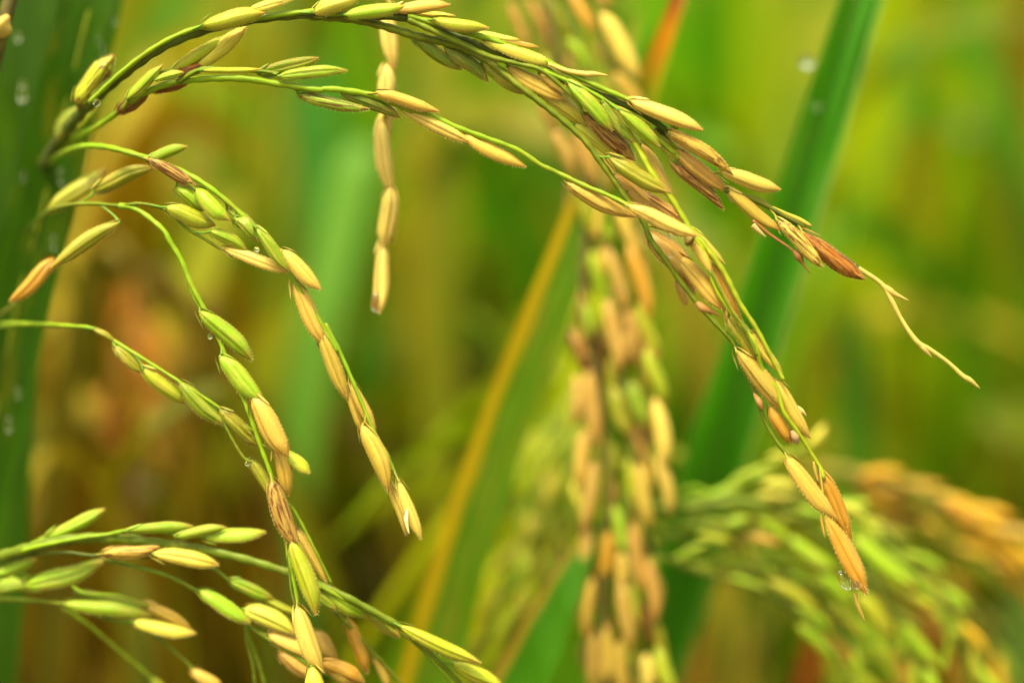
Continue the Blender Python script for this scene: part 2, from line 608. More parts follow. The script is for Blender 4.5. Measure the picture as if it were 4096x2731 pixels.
def hair_material():
    m, n, l = nt('husk_hair')
    b = n.new('ShaderNodeBsdfPrincipled')
    b.inputs['Base Color'].default_value = (0.62, 0.56, 0.22, 1)
    b.inputs['Roughness'].default_value = 0.5
    o = n.new('ShaderNodeOutputMaterial'); l.new(b.outputs[0], o.inputs[0])
    return m


HAIR = hair_material()


def hair_mesh(hull, seed):
    # short stiff bristles along the keels and nerves of one husk shape, a thin three-sided spike each
    rg = random.Random(seed)
    co = np.empty(len(hull.vertices) * 3); hull.vertices.foreach_get('co', co); co = co.reshape(-1, 3)
    na = 32
    verts, faces = [], []
    for _ in range(220):
        i = rg.randrange(3, 21)
        k = rg.choice((0, 0, 1, 31, 2, 30, 16, 15, 17, rg.randrange(na), rg.randrange(na)))
        p = Vector(co[i * na + k])
        c = Vector(co[i * na:(i + 1) * na].mean(axis=0))
        out = (p - c)
        if out.length < 0.05: continue
        out.normalize()
        L = rg.uniform(0.035, 0.085)
        tip = p + out * L + Vector((rg.uniform(0.01, 0.045), 0, 0))
        t = out.cross(Vector((1, 0, 0)))
        r = 0.008
        n0 = len(verts)
        verts += [p + Vector((0.0035, 0, 0)), p - Vector((0.0018, 0, 0)) + t * r, p - Vector((0.0018, 0, 0)) - t * r, tip]
        faces += [(n0, n0 + 1, n0 + 3), (n0 + 1, n0 + 2, n0 + 3), (n0 + 2, n0, n0 + 3)]
    me = bpy.data.meshes.new('husk_hair')
    me.from_pydata([tuple(v) for v in verts], [], faces)
    me.materials.append(HAIR)
    me.update()
    return me


HAIRS = {h.name: hair_mesh(h, i) for i, h in enumerate(HULLS)}

PAL = {  # husk colours: real base colours of ripening rice
    'g': (0.160, 0.265, 0.003), 'h': (0.100, 0.175, 0.003), 'l': (0.230, 0.385, 0.005), 'y': (0.325, 0.390, 0.010), 'v': (0.220, 0.240, 0.005),
    'w': (0.520, 0.480, 0.060), 't': (0.520, 0.350, 0.062), 'u': (0.630, 0.465, 0.110), 'o': (0.450, 0.230, 0.018), 'c': (0.640, 0.500, 0.140),
    'k': (0.390, 0.235, 0.055), 'p': (0.370, 0.205, 0.055), 'd': (0.340, 0.095, 0.006), 'b': (0.170, 0.072, 0.008), 'a': (0.640, 0.370, 0.010), 'e': (0.320, 0.150, 0.004)}


class Panicle:
    def __init__(self, label, loc, cat='rice panicle', group=None, far=False):
        self.root = empty('rice_panicle', loc)
        tag(self.root, label, cat, group)
        self.stems = []
        self.far = far

    def local(self, v):
        return Vector(v) - self.root.location

    def stem(self, segs, rad, name='branch', colour=(0.10, 0.22, 0.012), n=None, extra=None, pre=None, ridge=0.10):
        """segs: [(crop, [(x,y,d_mm),...]), ...]; rad mm at start and end"""
        pts = []
        for c, ps in segs:
            for p in ps:
                s = spx(c, p[0], p[1])
                pts.append([*W(s[0], s[1], p[2] / 1000), s[0], s[1], p[2]])
        core = catmull([p[:3] + [p[3], p[4], p[5]] for p in pts], max(16, int(len(pts) * 8)))
        self.stems.append([(c[3], c[4], c[5], Vector(c[:3])) for c in core])
        S = [c[:3] for c in core]
        n0 = 0
        if pre:
            A = catmull([list(q) for q in pre] + [list(S[0]), list(S[3])], 40)
            k = min(range(len(A)), key=lambda i: np.linalg.norm(A[i] - S[0]))
            S = A[:k] + S
            n0 = k
        m = len(S)
        samp = []
        for i, q in enumerate(S):
            t = max(0, i - n0) / (m - 1 - n0)
            r = (rad[0] * (1 - t) + rad[1] * t) * 1.25
            samp.append(np.array([*(Vector(q[:3]) - self.root.location), r / 1000 * (1 + 0.10 * math.sin(i * 1.3))]))
        v, f = tube_geo(samp, 8 if not self.far else 6, ridge)
        o = mesh_obj(name, v, f, STALK, self.root)
        o.color = (*jit(colour, 0.08), 1)
        return o

    def near(self, x, y):
        best = None
        for s in self.stems:
            for i, q in enumerate(s):
                d = (q[0] - x) ** 2 + (q[1] - y) ** 2
                if best is None or d < best[0]: best = (d, s, i)
        return best

    def grain(self, crop, x0, y0, x1, y1, w, c='t', stain=0.0, off=None, roll=None, depth=None, pedicel=True, dz=0.0):
        a, b = spx(crop, x0, y0), spx(crop, x1, y1)
        ws = w * CROPS[crop][2]
        nb = self.near(*a)
        if off is None: off = random.choice((-1.5, -1.2, 1.0))
        d = (nb[1][nb[2]][2] if depth is None else depth) + off
        ex = 0.07 if not self.far else 0.10
        a = (a[0] - (b[0] - a[0]) * ex, a[1] - (b[1] - a[1]) * ex)
        b = (b[0] + (b[0] - a[0]) * 0.02, b[1] + (b[1] - a[1]) * 0.02)
        p0, p1 = W(*a, d / 1000), W(*b, (d + dz + random.uniform(-1.2, 1.2)) / 1000)
        ax = p1 - p0
        L = ax.length
        ax.normalize()
        view = (C0 - p0).normalized()
        z = (view - ax * view.dot(ax)).normalized()
        if roll is None: roll = random.uniform(-38, 38)
        flip = random.random() < 0.5
        z = Quaternion(ax, R(roll) + (math.pi if flip else 0)) @ z
        y = z.cross(ax)
        wd = ws * SENSOR / LENS / 4096 * (FOCUS + d / 1000) * (0.88 if self.far else 0.99) * random.choice((1.0, 1.03, 1.08, 0.96, 0.88))
        th = random.uniform(0.55, 0.85)
        M = Matrix(((ax.x * L, y.x * wd, z.x * wd * th, p0.x - self.root.location.x),
                    (ax.y * L, y.y * wd, z.y * wd * th, p0.y - self.root.location.y),
                    (ax.z * L, y.z * wd, z.z * wd * th, p0.z - self.root.location.z), (0, 0, 0, 1)))
        o = mesh_obj('grain', None, None, None, self.root, data=random.choice(HULLS_FAR if self.far else HULLS))
        o.matrix_local = M
        cc = jit(PAL[c], 0.10)
        o.color = (*cc, stain)
        if self.far: return o
        hr = mesh_obj('husk_hair', None, None, None, o, data=HAIRS[o.data.name])
        tag(hr, kind='stuff')
        for gme in GLUMES:
            g = mesh_obj('glume', None, None, None, o, data=gme)
            g.color = (*[min(1, v * 1.05 + 0.03) for v in cc], 0.0)
        if pedicel and nb[0] < 260 ** 2:
            s, i = nb[1], nb[2]
            j = max(0, i - 4)
            q0 = s[j][3] - self.root.location
            q1 = p0 - self.root.location
            q2 = q1 + ax * L * 0.03
            mid = q0.lerp(q1, 0.6) + (s[i][3] - s[j][3]) * 0.15
            inv = M.inverted()
            S = catmull([[*q0, 0.00016], [*mid, 0.00017], [*q1, 0.00026], [*q2, 0.00034]], 9)
            v, f = tube_geo(S, 6)
            pd = mesh_obj('pedicel', [inv @ q for q in v], f, STALK, o)
            pd.color = (*((0.12, 0.24, 0.015) if c in 'gyhlvw' else (0.30, 0.26, 0.04)), 1)
        return o

    def grains(self, crop, rows):
        for r in rows:
            self.grain(crop, *r)

    def bare(self, crop, pts, rad=0.22, colour=(0.50, 0.33, 0.08), name='empty_glume'):
        """a flower stalk whose grain has dropped: little knob and scale"""
        P = []
        for p in pts:
            s = spx(crop, p[0], p[1])
            P.append([*(W(*s, p[2] / 1000) - self.root.location), (p[3] if len(p) > 3 else rad) * 1.25 / 1000])
        S = catmull(P, len(P) * 5)
        v, f = tube_geo(S, 7)
        o = mesh_obj(name, v, f, STALK, self.root)
        o.color = (*colour, 1)
        return o


def drop(label, crop, x, y, d, r, sx=1.0, sz=1.0, group=None, flat=1.0, sag=0.0, rot=0.0):
    """a bead of water, teardrop when sag > 0; r in mm"""
    p = W(*spx(crop, x, y), d / 1000)
    verts, faces = [], []
    nl, na = 12, 16
    for i in range(nl + 1):
        a = math.pi * i / nl
        for k in range(na):
            b = 2 * math.pi * k / na
            z = math.cos(a)
            rr = math.sin(a) * (1 - sag * 0.45 * (z + 0.2 if z > -0.2 else 0))
            zz = z * (1 + sag * (0.5 if z > 0 else 0))
            verts.append((rr * math.cos(b) * sx * r / 1000, rr * math.sin(b) * flat * r / 1000, zz * sz * r / 1000))
    for i in range(nl):
        for k in range(na):
            q, e = i * na + k, i * na + (k + 1) % na
            faces.append((q, q + na, e + na, e))
    o = mesh_obj('water_drop', verts, faces, WATER)
    o.location = p
    o.rotation_euler = (0, R(rot), 0)
    tag(o, label, 'water drop', group)
    return o

# ================================================================ the near leaves
LK = 0.60   # leaf colours below are noted as seen in even light and brought to base colours with this


def lc(h):
    return srgb(h, LK)


leaf('broad dark green leaf with beads of water, crossing the left edge',
     [(-130, 1750, 36), (-70, 1250, 34), (0, 900, 32), (50, 650, 31), (100, 470, 30), (140, 290, 29), (185, 100, 28), (225, -60, 29), (300, -400, 38), (420, -900, 80)],
     [110, 130, 145, 150, 150, 148, 145, 135, 100, 6], lc('#3f6c0a'), face=10, fold=0.10, midrib=lc('#a8b428'), blotch=lc('#6c7c14'), blotch_amt=0.25, lean=(-0.02, 0.05),
     gloss=0.35, n=80)
leaf('upright dark green leaf at the left edge behind the broad beaded one',
     [(-40, 1750, 54), (-20, 1300, 52), (5, 800, 50), (30, 400, 48), (60, 60, 46), (90, -300, 50), (140, -800, 66)],
     [150, 165, 180, 190, 190, 160, 6], lc('#365c08'), face=-12, blotch=lc('#4c7408'), blotch_amt=0.3, fold=0.12, lean=(-0.02, 0.05), gloss=0.35, n=60)
leaf('long leaf with a yellow margin and green middle, slanting down behind the hanging panicle',
     [(880, 1900, 62), (985, 1560, 58), (1070, 1250, 54), (1170, 950, 50), (1265, 700, 46), (1350, 470, 44), (1420, 240, 46), (1470, 40, 60)],
     [150, 136, 126, 116, 108, 88, 56, 8], lc('#628c0c'), edge=lc('#d0b012'), edge_w=0.25, edge_side=-1, face=-12, fold=0.12, lean=(-0.05, 0.05), n=60,
     midrib=lc('#7fae20'), blotch=lc('#86901c'), blotch_amt=0.25)
leaf('wide green blade running diagonally behind the drooping grain spikes',
     [(1430, 1700, 82), (1560, 1280, 72), (1650, 980, 62), (1760, 640, 52), (1870, 300, 46), (1975, -30, 44), (2080, -380, 50), (2200, -800, 90)],
     [150, 155, 150, 136, 120, 104, 80, 6], lc('#4c9a1c'), face=20, blotch=lc('#64a838'), blotch_amt=0.25, edge=lc('#8cb860'), edge_w=0.05, fold=0.65, lean=(-0.1, 0.06), midrib=lc('#4a8a20'), n=60, gloss=0.3)
leaf('dark green leaf folded behind the wide diagonal blade',
     [(1500, 1700, 88), (1640, 1280, 78), (1730, 900, 66), (1830, 560, 54), (1930, 220, 46), (2010, -60, 46), (2110, -400, 60)],
     [120, 120, 110, 92, 75, 60, 6], lc('#3c7808'), face=-50, fold=0.3, lean=(-0.1, 0.06), n=50)
leaf('withered red and orange leaf tip beside the top of the hanging panicle',
     [(1420, 1500, 46), (1420, 900, 44), (1428, 520, 43), (1455, 300, 42), (1490, 190, 41), (1530, 80, 40), (1560, -10, 40), (1600, -160, 44)],
     [50, 54, 56, 58, 54, 45, 36, 6], lc('#6c9410'), face=10, fold=0.2, lean=(0.0, 0.08), tip=lc('#f09c14'), tip_at=(0.60, 0.74), tip2=lc('#a8482c'), edge=lc('#b8b414'), edge_w=0.16, edge_side=1, n=60)
leaf('dark green pointed leaf at the bottom beside the hanging panicle',
     [(1120, 1760, 46), (1190, 1590, 44), (1260, 1440, 42), (1320, 1310, 42), (1385, 1190, 44)],
     [150, 135, 110, 70, 5], lc('#4a8c08'), face=-20, fold=0.2, edge=lc('#b89a34'), edge_w=0.16, edge_side=-1, lean=(-0.06, 0.04))
leaf('bright lime leaf end showing at the bottom beside the hanging panicle',
     [(1230, 1760, 52), (1290, 1620, 50), (1330, 1500, 50), (1365, 1400, 50), (1385, 1320, 52)],
     [110, 100, 80, 44, 5], lc('#86cc1e'), face=10, fold=0.2, lean=(-0.04, 0.04))
leaf('short grey-green leaf tip crossing beside the dark pointed leaf',
     [(1090, 1700, 60), (1180, 1500, 58), (1250, 1380, 56), (1310, 1300, 56), (1350, 1240, 58)],
     [90, 84, 66, 40, 4], lc('#6c7c2a'), face=25, fold=0.25, lean=(-0.04, 0.05), blotch=lc('#8a6a2a'), blotch_amt=0.3)

# ---- the dark stalk in the upper left corner
cul = empty('rice_culm', W(*spx('A', -30, 500), 0.010))
tag(cul, 'dark brown rice stalk crossing the upper left corner', 'stalk')
pts = [W(*spx('A', x, y), d / 1000) for x, y, d in ((-150, 900, 16), (-60, 500, 12), (0, 250, 9), (60, 20, 8), (130, -260, 10), (200, -600, 20))]
pre = list(reversed(to_ground(pts[0], Vector((-0.06, 0.05, 0)), 4)))
S = catmull([[*(q - cul.location), 0.0011] for q in pre + pts], 60)
v, f = tube_geo(S, 10, 0.06)
o = mesh_obj('stalk', v, f, STALK, cul); o.color = (0.070, 0.055, 0.012, 1)
S = catmull([[*(W(*spx('A', x, y), 0.0085) - cul.location), r] for x, y, r in ((-25, 160, .0011), (0, 175, .0021), (35, 200, .0016), (75, 215, .0005))], 12)
v, f = tube_geo(S, 10)
o = mesh_obj('node', v, f, STALK, cul); o.color = (0.52, 0.36, 0.10, 1)

# ================================================================ the arching panicle in focus
foot = W(*spx('A', 200, 1330), 0.034)
P1 = Panicle('green and straw rice panicle arching over the picture with many drooping branches', foot)
culm = list(reversed(to_ground(W(*spx('A', 60, 2200), 0.062), Vector((-0.02, 0.05, 0)), 4))) + [W(*spx('A', 60, 2200), 0.062), W(*spx('A', 120, 1700), 0.055),
                                                                                                 W(*spx('A', 200, 1330), 0.044)]
DG, MG, BG, YG = (0.055, 0.075, 0.003), (0.120, 0.170, 0.004), (0.190, 0.300, 0.004), (0.290, 0.330, 0.006)
P1.stem([('A', [(290, 1120, 30), (420, 910, 17), (600, 700, 9), (850, 480, 3), (1100, 310, 0), (1400, 195, 0), (1750, 125, 0), (2100, 95, 0)]),
         ('B', [(0, 100, 0), (300, 105, 0), (560, 125, 0), (760, 200, 0), (950, 268, 0), (1200, 370, 0), (1450, 455, 0), (1650, 560, 0), (1900, 660, -1), (2100, 745, -1), (2300, 880, -1)]),
         ('C', [(50, 860, 0), (170, 990, 0), (330, 1130, 0), (520, 1280, 0), (720, 1350, 0), (900, 1450, 0), (1040, 1530, 0)]), ('F', [(1030, 45, 0), (1180, 130, 1), (1410, 300, 1)])],
        (0.80, 0.28), 'rachis', DG, pre=culm)
P1.stem([('A', [(600, 690, 5), (850, 460, 1), (1100, 285, -1), (1330, 190, -1), (1600, 150, -1), (1900, 100, -1), (2150, 75, -1)]), ('B', [(0, 90, -1), (250, 95, -1)])], (0.28, 0.3), 'branch', BG)
P1.stem([('B', [(560, 105, -1), (850, 190, -1.5), (1100, 262, -1.5), (1300, 335, -1.5), (1500, 420, -1.5), (1700, 520, -1.5), (1900, 612, -2), (2080, 690, -2), (2352, 835, -2)]), ('C', [(150, 960, -1), (230, 1010, -1)])],
        (0.38, 0.26), 'branch', BG)
P1.stem([('B', [(-100, 108, 1), (180, 130, 1), (350, 165, 1), (600, 240, 1), (850, 300, 1), (1020, 370, 1), (1150, 450, 0), (1300, 575, -1), (1450, 690, -1), (1600, 810, -1), (1750, 950, -1), (1850, 1085, -1),
                (1950, 1225, -1), (2050, 1370, -1), (2130, 1470, -1), (2184, 1602, -1)]),
         ('F', [(100, 230, -1), (210, 385, -1), (300, 500, -1), (390, 605, -1), (560, 795, -1), (600, 905, 0), (700, 1110, 0), (760, 1290, 0), (830, 1420, 0), (940, 1575, 0)]), ('I', [(945, 85, 0)])],
        (0.48, 0.22), 'branch', MG)
P1.stem([('B', [(560, 130, -1), (900, 285, -1.5), (1100, 380, -1.5), (1300, 430, -1.5), (1450, 470, -2), (1600, 590, -2), (1690, 680, -2), (1740, 775, -2)])], (0.4, 0.2), 'branch', MG)
P1.stem([('B', [(1430, 448, -1), (1700, 600, -1), (1950, 790, -1), (2085, 965, -2), (2200, 1170, -3), (2330, 1340, -3), (2434, 1512, -3)]),
         ('F', [(380, 225, -3), (440, 420, -3), (560, 605, -3), (700, 790, -3), (760, 985, -2), (850, 1095, -2), (900, 1255, -2), (1000, 1400, -1), (1110, 1575, 0)]), ('I', [(1150, 130, 0), (1170, 200, 0)])],
        (0.40, 0.20), 'branch', YG)
P1.stem([('F', [(270, 20, -2), (400, 180, -3), (500, 325, -3), (600, 520, -3), (720, 705, -3), (810, 875, -3), (900, 1045, -3)])], (0.36, 0.2), 'branch', YG)
P1.stem([('F', [(330, 120, -3), (420, 330, -3.5), (540, 560, -3.5), (640, 700, -3.5), (720, 880, -3.5)])], (0.2, 0.15), 'branch', MG)
P1.stem([('B', [(1450, 470, -2), (1750, 600, -2), (1950, 720, -2), (2150, 860, -2), (2352, 1040, -1)])], (0.25, 0.2), 'branch', BG)
# the second chain under the arch
P1.stem([('A', [(310, 1090, 29), (500, 930, 16), (640, 860, 10), (820, 735, 6), (960, 630, 3), (1150, 560, 2), (1400, 530, 1), (1650, 533, 0), (1900, 570, 0), (2150, 607, 0)]),
         ('B', [(0, 598, 0), (160, 612, 0), (330, 645, 0), (560, 735, 0), (700, 775, 0), (900, 862, 0), (1100, 935, 0), (1300, 1012, 0), (1450, 1110, 0), (1560, 1160, 0), (1750, 1250, -1), (1900, 1312, -2), (2080, 1400, -3)]),
         ('F', [(60, -20, -3), (200, 40, -4), (300, 90, -4)])], (0.50, 0.24), 'branch', BG)
P1.stem([('A', [(1190, 555, 1), (1360, 465, 0), (1550, 475, 0), (1750, 480, 0), (1900, 500, 0)])], (0.28, 0.2), 'branch', MG)
P1.stem([('A', [(820, 735, 4), (900, 640, 2), (1060, 500, 1), (1180, 470, 1)])], (0.26, 0.2), 'branch', MG)
# left drooping branches
P1.stem([('A', [(290, 1120, 30), (400, 1040, 20), (560, 985, 11), (720, 990, 6), (880, 1030, 4), (1050, 1085, 3), (1250, 1165, 2), (1400, 1255, 1), (1550, 1375, 1), (1700, 1515, 1)]),
         ('D', [(1850, 140, 1), (1930, 265, 1), (1985, 385, 1), (2060, 510, 1), (2170, 680, 1), (2270, 850, 1)]), ('E', [(0, 660, 1), (90, 830, 1), (190, 1055, 1), (330, 1385, 1), (440, 1575, 1)]),
         ('H', [(430, 60, 1), (500, 230, 1), (545, 390, 1)])], (0.40, 0.16), 'branch', BG)
P1.stem([('A', [(880, 1030, 4), (960, 1060, 3), (1010, 1080, 2), (1180, 1180, 1), (1310, 1270, 1), (1450, 1430, 1)])], (0.22, 0.16), 'branch', MG)
P1.stem([('A', [(180, 1560, 33), (330, 1420, 17), (480, 1375, 9), (650, 1370, 7), (800, 1382, 5), (960, 1370, 3), (1130, 1420, 2), (1250, 1530, 2)]), ('D', [(1400, 110, 2), (1560, 215, 2)])], (0.30, 0.15), 'branch', MG)
P1.stem([('A', [(800, 1382, 5), (900, 1400, 4), (1000, 1462, 3), (1110, 1560, 2)]), ('D', [(1130, 90, 2), (1220, 240, 2), (1290, 410, 2), (1370, 560, 2), (1470, 760, 2), (1520, 900, 2), (1600, 1080, 2), (1650, 1200, 1), (1700, 1340, 1), (1760, 1510, 1)]),
         ('G', [(1830, 200, 1), (1910, 560, 1), (1950, 750, 1), (2000, 1020, 1), (2030, 1200, 1), (2120, 1500, 1), (2150, 1640, 1)])], (0.34, 0.2), 'branch', BG)
P1.stem([('D', [(1235, 290, 2), (1300, 480, 2.5), (1370, 600, 2.5)])], (0.2, 0.16), 'branch', BG)
P1.stem([('D', [(-160, 700, 34), (0, 676, 26), (100, 665, 18), (280, 668, 13), (480, 680, 9), (640, 700, 7), (770, 780, 6), (900, 860, 5), (1100, 985, 4), (1300, 1112, 3), (1480, 1232, 3), (1720, 1395, 3)])], (0.34, 0.16), 'branch', BG)
P1.stem([('D', [(1480, 1232, 3), (1520, 1360, 3), (1640, 1565, 3)]), ('G', [(1690, 85, 3)])], (0.18, 0.14), 'branch', MG)
P1.stem([('G', [(1900, 300, 4), (1990, 430, 4), (2110, 660, 4), (2230, 900, 5)])], (0.2, 0.14), 'branch', BG)
P1.stem([('G', [(1900, 520, 2), (1940, 750, 2), (1960, 950, 2), (2000, 1100, 2)])], (0.16, 0.14), 'branch', MG)
P1.stem([('D', [(-60, 640, 34), (60, 560, 20), (200, 440, 14), (360, 290, 11), (500, 200, 11)])], (0.22, 0.2), 'branch', (0.25, 0.24, 0.03))

P1.grains('A', [
    (530, 680, 765, 375, 165, 'y', .78, -1), (385, 920, 520, 705, 110, 'g', .2, 1), (440, 930, 655, 715, 75, 'y', .2, 1), (1390, 162, 1765, 62, 135, 'y', .1, -1.5),
    (1690, 60, 1960, -15, 95, 'w', .6, -1), (1170, 480, 1560, 228, 120, 'y', .35, 1.5), (1310, 450, 1655, 195, 115, 'w', .2, 3), (870, 650, 1095, 438, 85, 'l', .45, -1),
    (1060, 535, 1230, 482, 70, 'l', .1, -1), (800, 745, 1015, 605, 105, 'b', .95, -1), (1045, 612, 1285, 560, 65, 'd', .95, 1), (1190, 495, 1390, 430, 80, 'd', .9, 1),
    (1765, 492, 2135, 385, 110, 'g', .25, 1), (1905, 512, 2330, 483, 105, 'l', .5, -1), (1380, 472, 1755, 462, 45, 'y', 0, -1), (2035, 640, 2480, 728, 112, 'g', .72, 1),
    (1005, 1075, 1260, 992, 105, 'l', .1, 1.2), (660, 1268, 1020, 1098, 125, 'v', .25, 1), (350, 1395, 722, 1163, 130, 'v', .15, 0), (1010, 1080, 1322, 1252, 105, 'k', .85, -1.5),
    (1195, 1268, 1385, 1405, 110, 'l', .1, 1), (1335, 1285, 1548, 1475, 115, 'l', .1, 0), (1540, 1420, 1760, 1600, 110, 'g', .1, 1), (1135, 1402, 1435, 1535, 118, 'y', .1, -1)])
P1.grains('B', [
    (140, 635, 515, 775, 108, 'h', .1, 1), (378, 632, 765, 750, 100, 't', .1, -1.5), (540, 748, 978, 970, 108, 'u', .15, 0.5), (945, 902, 1342, 1130, 108, 't', .1, 0.5),
    (1645, 1238, 2070, 1478, 112, 't', .5, 0.5), (-55, 78, 255, -35, 120, 'w', .45, -1), (165, 98, 528, 38, 112, 'l', .25, -2), (480, 62, 832, 18, 100, 'u', .3, -1),
    (505, 80, 870, 118, 55, 'w', 0, 0.5), (760, 135, 1095, 198, 90, 'y', .4, -1), (1045, 222, 1300, 278, 66, 'w', .1, 1), (1095, 278, 1545, 428, 100, 'w', .15, 0.5),
    (1195, 268, 1432, 322, 40, 't', .3, 0), (608, 255, 905, 488, 120, 'h', .15, 1), (828, 338, 1112, 524, 112, 'h', .1, 0.5), (1075, 440, 1365, 626, 105, 'v', .35, 1.5),
    (1250, 460, 1605, 668, 122, 't', .15, 2), (1465, 660, 1805, 862, 115, 'w', .15, 2), (1455, 498, 1675, 645, 80, 't', .1, 1.5), (1655, 575, 1948, 858, 115, 'l', .15, -1.5),
    (1745, 775, 2072, 1085, 122, 'p', .80, 1), (1690, 850, 1992, 1072, 88, 'w', .1, 2), (1880, 700, 2085, 975, 95, 'g', .3, 0), (1988, 755, 2242, 994, 92, 'l', .1, -2),
    (2150, 850, 2425, 1105, 92, 'v', .15, 1.5), (2085, 690, 2530, 882, 128, 'u', .12, -1), (1930, 1070, 2298, 1315, 122, 'v', .12, -1), (1965, 1195, 2300, 1500, 125, 'k', .30, 2),
    (2130, 1290, 2440, 1500, 100, 'p', .75, 2.5), (2130, 990, 2325, 1355, 125, 't', .1, 5), (2060, 1398, 2490, 1610, 120, 'u', .55, -2)])
P1.grains('C', [
    (155, 905, 562, 1150, 112, 't', .68, -1), (180, 1010, 512, 1295, 135, 'k', .15, -0.5), (160, 1110, 512, 1388, 95, 'p', .85, 1), (495, 1162, 864, 1298, 122, 'u', .12, -1.5),
    (538, 1288, 872, 1568, 122, 't', .2, 0)])
P1.grains('F', [
    (872, -15, 1158, 284, 125, 'u', .75, -0.5), (1050, 72, 1418, 384, 135, 'd', .74, -1), (10, 60, 300, 320, 175, 'k', .15, 2), (195, 228, 495, 555, 135, 't', .1, 0.5), (125, 195, 315, 485, 100, 'k', .1, 3),
    (185, 380, 255, 535, 80, 'k', .1, 8), (275, 110, 425, 310, 75, 't', .1, 1), (310, 45, 490, 270, 62, 'w', 0, 1), (425, 285, 625, 645, 95, 'o', .15, 1.5), (540, 635, 705, 910, 135, 'v', .2, 1.5),
    (700, 735, 880, 1000, 80, 't', .3, 1), (603, 875, 895, 1255, 132, 't', .45, -1.5), (862, 1065, 1082, 1425, 112, 't', .1, 0.5), (815, 1225, 952, 1465, 95, 'o', .2, 1.5), (520, 560, 650, 800, 95, 't', .3, 2)])
P1.grains('I', [(943, 78, 1255, 455, 142, 't', .2, -1), (1155, 185, 1352, 622, 132, 'o', .25, 1), (1195, 480, 1442, 968, 172, 'o', .25, -1)])
P1.grains('D', [
    (1430, 50, 1662, 155, 95, 'l', .15, -1), (1528, 168, 1925, 325, 112, 'u', .12, 0), (1738, 38, 1932, 315, 115, 'l', .1, -2), (1590, -30, 1745, 95, 105, 'g', .1, 0), (1912, 188, 2158, 425, 125, 't', .1, -1),
    (1983, 408, 2168, 825, 122, 't', .12, 0.5), (2162, 738, 2348, 1172, 132, 't', .1, 0.5), (1365, 605, 1685, 912, 142, 'l', .2, -1), (1495, 905, 1745, 1205, 165, 'l', .1, -1),
    (1712, 1180, 1905, 1568, 165, 't', .1, -1), (640, 705, 775, 778, 52, 'v', .2, -1), (788, 828, 995, 1015, 105, 'v', .35, 0), (978, 978, 1265, 1195, 115, 'y', .1, 0), (1228, 1078, 1515, 1368, 125, 'g', .15, 0),
    (1498, 1258, 1755, 1478, 115, 'v', .6, 0), (775, 5, 340, 275, 105, 'v', .3, 0), (345, 245, 88, 535, 125, 'o', .25, 0)])
P1.grains('E', [(188, 1072, 350, 1400, 85, 't', .1, 0.5), (150, 1120, 262, 1410, 62, 't', .3, 1.5)])
P1.grains('H', [(262, -135, 455, 265, 122, 't', .12, 0), (438, 235, 565, 568, 95, 'u', .12, 1.5), (505, 232, 655, 595, 85, 'u', .2, -1)])
P1.grains('G', [
    (1855, 15, 1948, 305, 125, 't', .1, 1), (1838, 240, 1992, 690, 142, 'k', .72, -1.5), (1968, 650, 2115, 1108, 145, 'y', .15, -1.5), (2008, 1085, 2175, 1490, 150, 'u', .15, -1.5), (2100, 1475, 2190, 1760, 130, 'w', .15, -1.5),
    (1895, 5, 2095, 145, 112, 'y', .1, 2.5), (1688, 78, 1835, 345, 92, 'v', .2, 2), (1998, 555, 2185, 895, 105, 't', .2, 2.5)])
# stalks whose grains are gone
P1.bare('F', [(1400, 290, 1, .3), (1560, 400, 1, .28), (1620, 500, 1, .3), (1700, 650, 1, .24), (1800, 790, 1, .34), (1870, 830, 1, .3), (2000, 920, 1, .24), (2110, 1020, 1, .30), (2140, 1035, 1, .36), (2218, 1098, 1, .06)],
        colour=(0.52, 0.40, 0.11), name='bare_branch')
P1.bare('F', [(1555, 398, 1, .22), (1610, 440, 1, .42), (1640, 462, 1, .34), (1740, 508, 1, .05)], colour=(0.52, 0.36, 0.10))
P1.bare('F', [(1800, 790, 1, .25), (1845, 835, 1, .34), (1893, 888, 1, .05)], colour=(0.52, 0.40, 0.13))
P1.bare('C', [(690, 1340, 0, .24), (900, 1430, 0, .22), (1010, 1480, 0, .3), (1085, 1522, 0, .2)], colour=(0.42, 0.32, 0.05))
P1.bare('F', [(690, -30, 0, .24), (800, 60, 0, .22), (960, 170, 0, .2), (1000, 210, 0, .55), (1020, 250, 0, .25), (1078, 325, 0, .05)], colour=(0.26, 0.11, 0.035))
P1.bare('F', [(690, 0, -1, .35), (730, 40, -1, .28), (780, 82, -1, .05)], colour=(0.5, 0.36, 0.16))
P1.bare('F', [(300, 505, -1, .2), (350, 555, -1, .55), (390, 575, -1, .45), (430, 590, -1, .2), (490, 622, -1, .05)], colour=(0.34, 0.16, 0.06))
P1.bare('F', [(700, 1130, 0, .2), (735, 1190, -1, .4), (755, 1240, -1, .2)], colour=(0.34, 0.16, 0.05))
P1.bare('F', [(955, 1380, -1, .3), (980, 1430, -1, .5), (992, 1475, -1, .1)], colour=(0.34, 0.22, 0.12))
P1.bare('F', [(990, 1220, 0, .2), (1020, 1250, 0, .3), (1052, 1282, 0, .05)], colour=(0.6, 0.5, 0.25))
P1.bare('F', [(240, 80, -5, .3), (268, 105, -5, .75), (290, 120, -5, .3)], colour=(0.10, 0.03, 0.012))
P1.bare('B', [(1500, 430, -2, .2), (1620, 475, -2, .26), (1760, 500, -2, .36), (1800, 498, -2, .34), (1898, 507, -2, .05)], colour=(0.62, 0.42, 0.12))
P1.bare('I', [(1100, 80, 0, .16), (1110, 140, 0, .2), (1130, 215, 0, .14)], colour=(0.36, 0.26, 0.05))
P1.bare('I', [(1375, 960, 0, .2), (1400, 1050, 0, .24), (1425, 1110, 0, .2), (1442, 1150, 0, .05)], colour=(0.50, 0.33, 0.08))
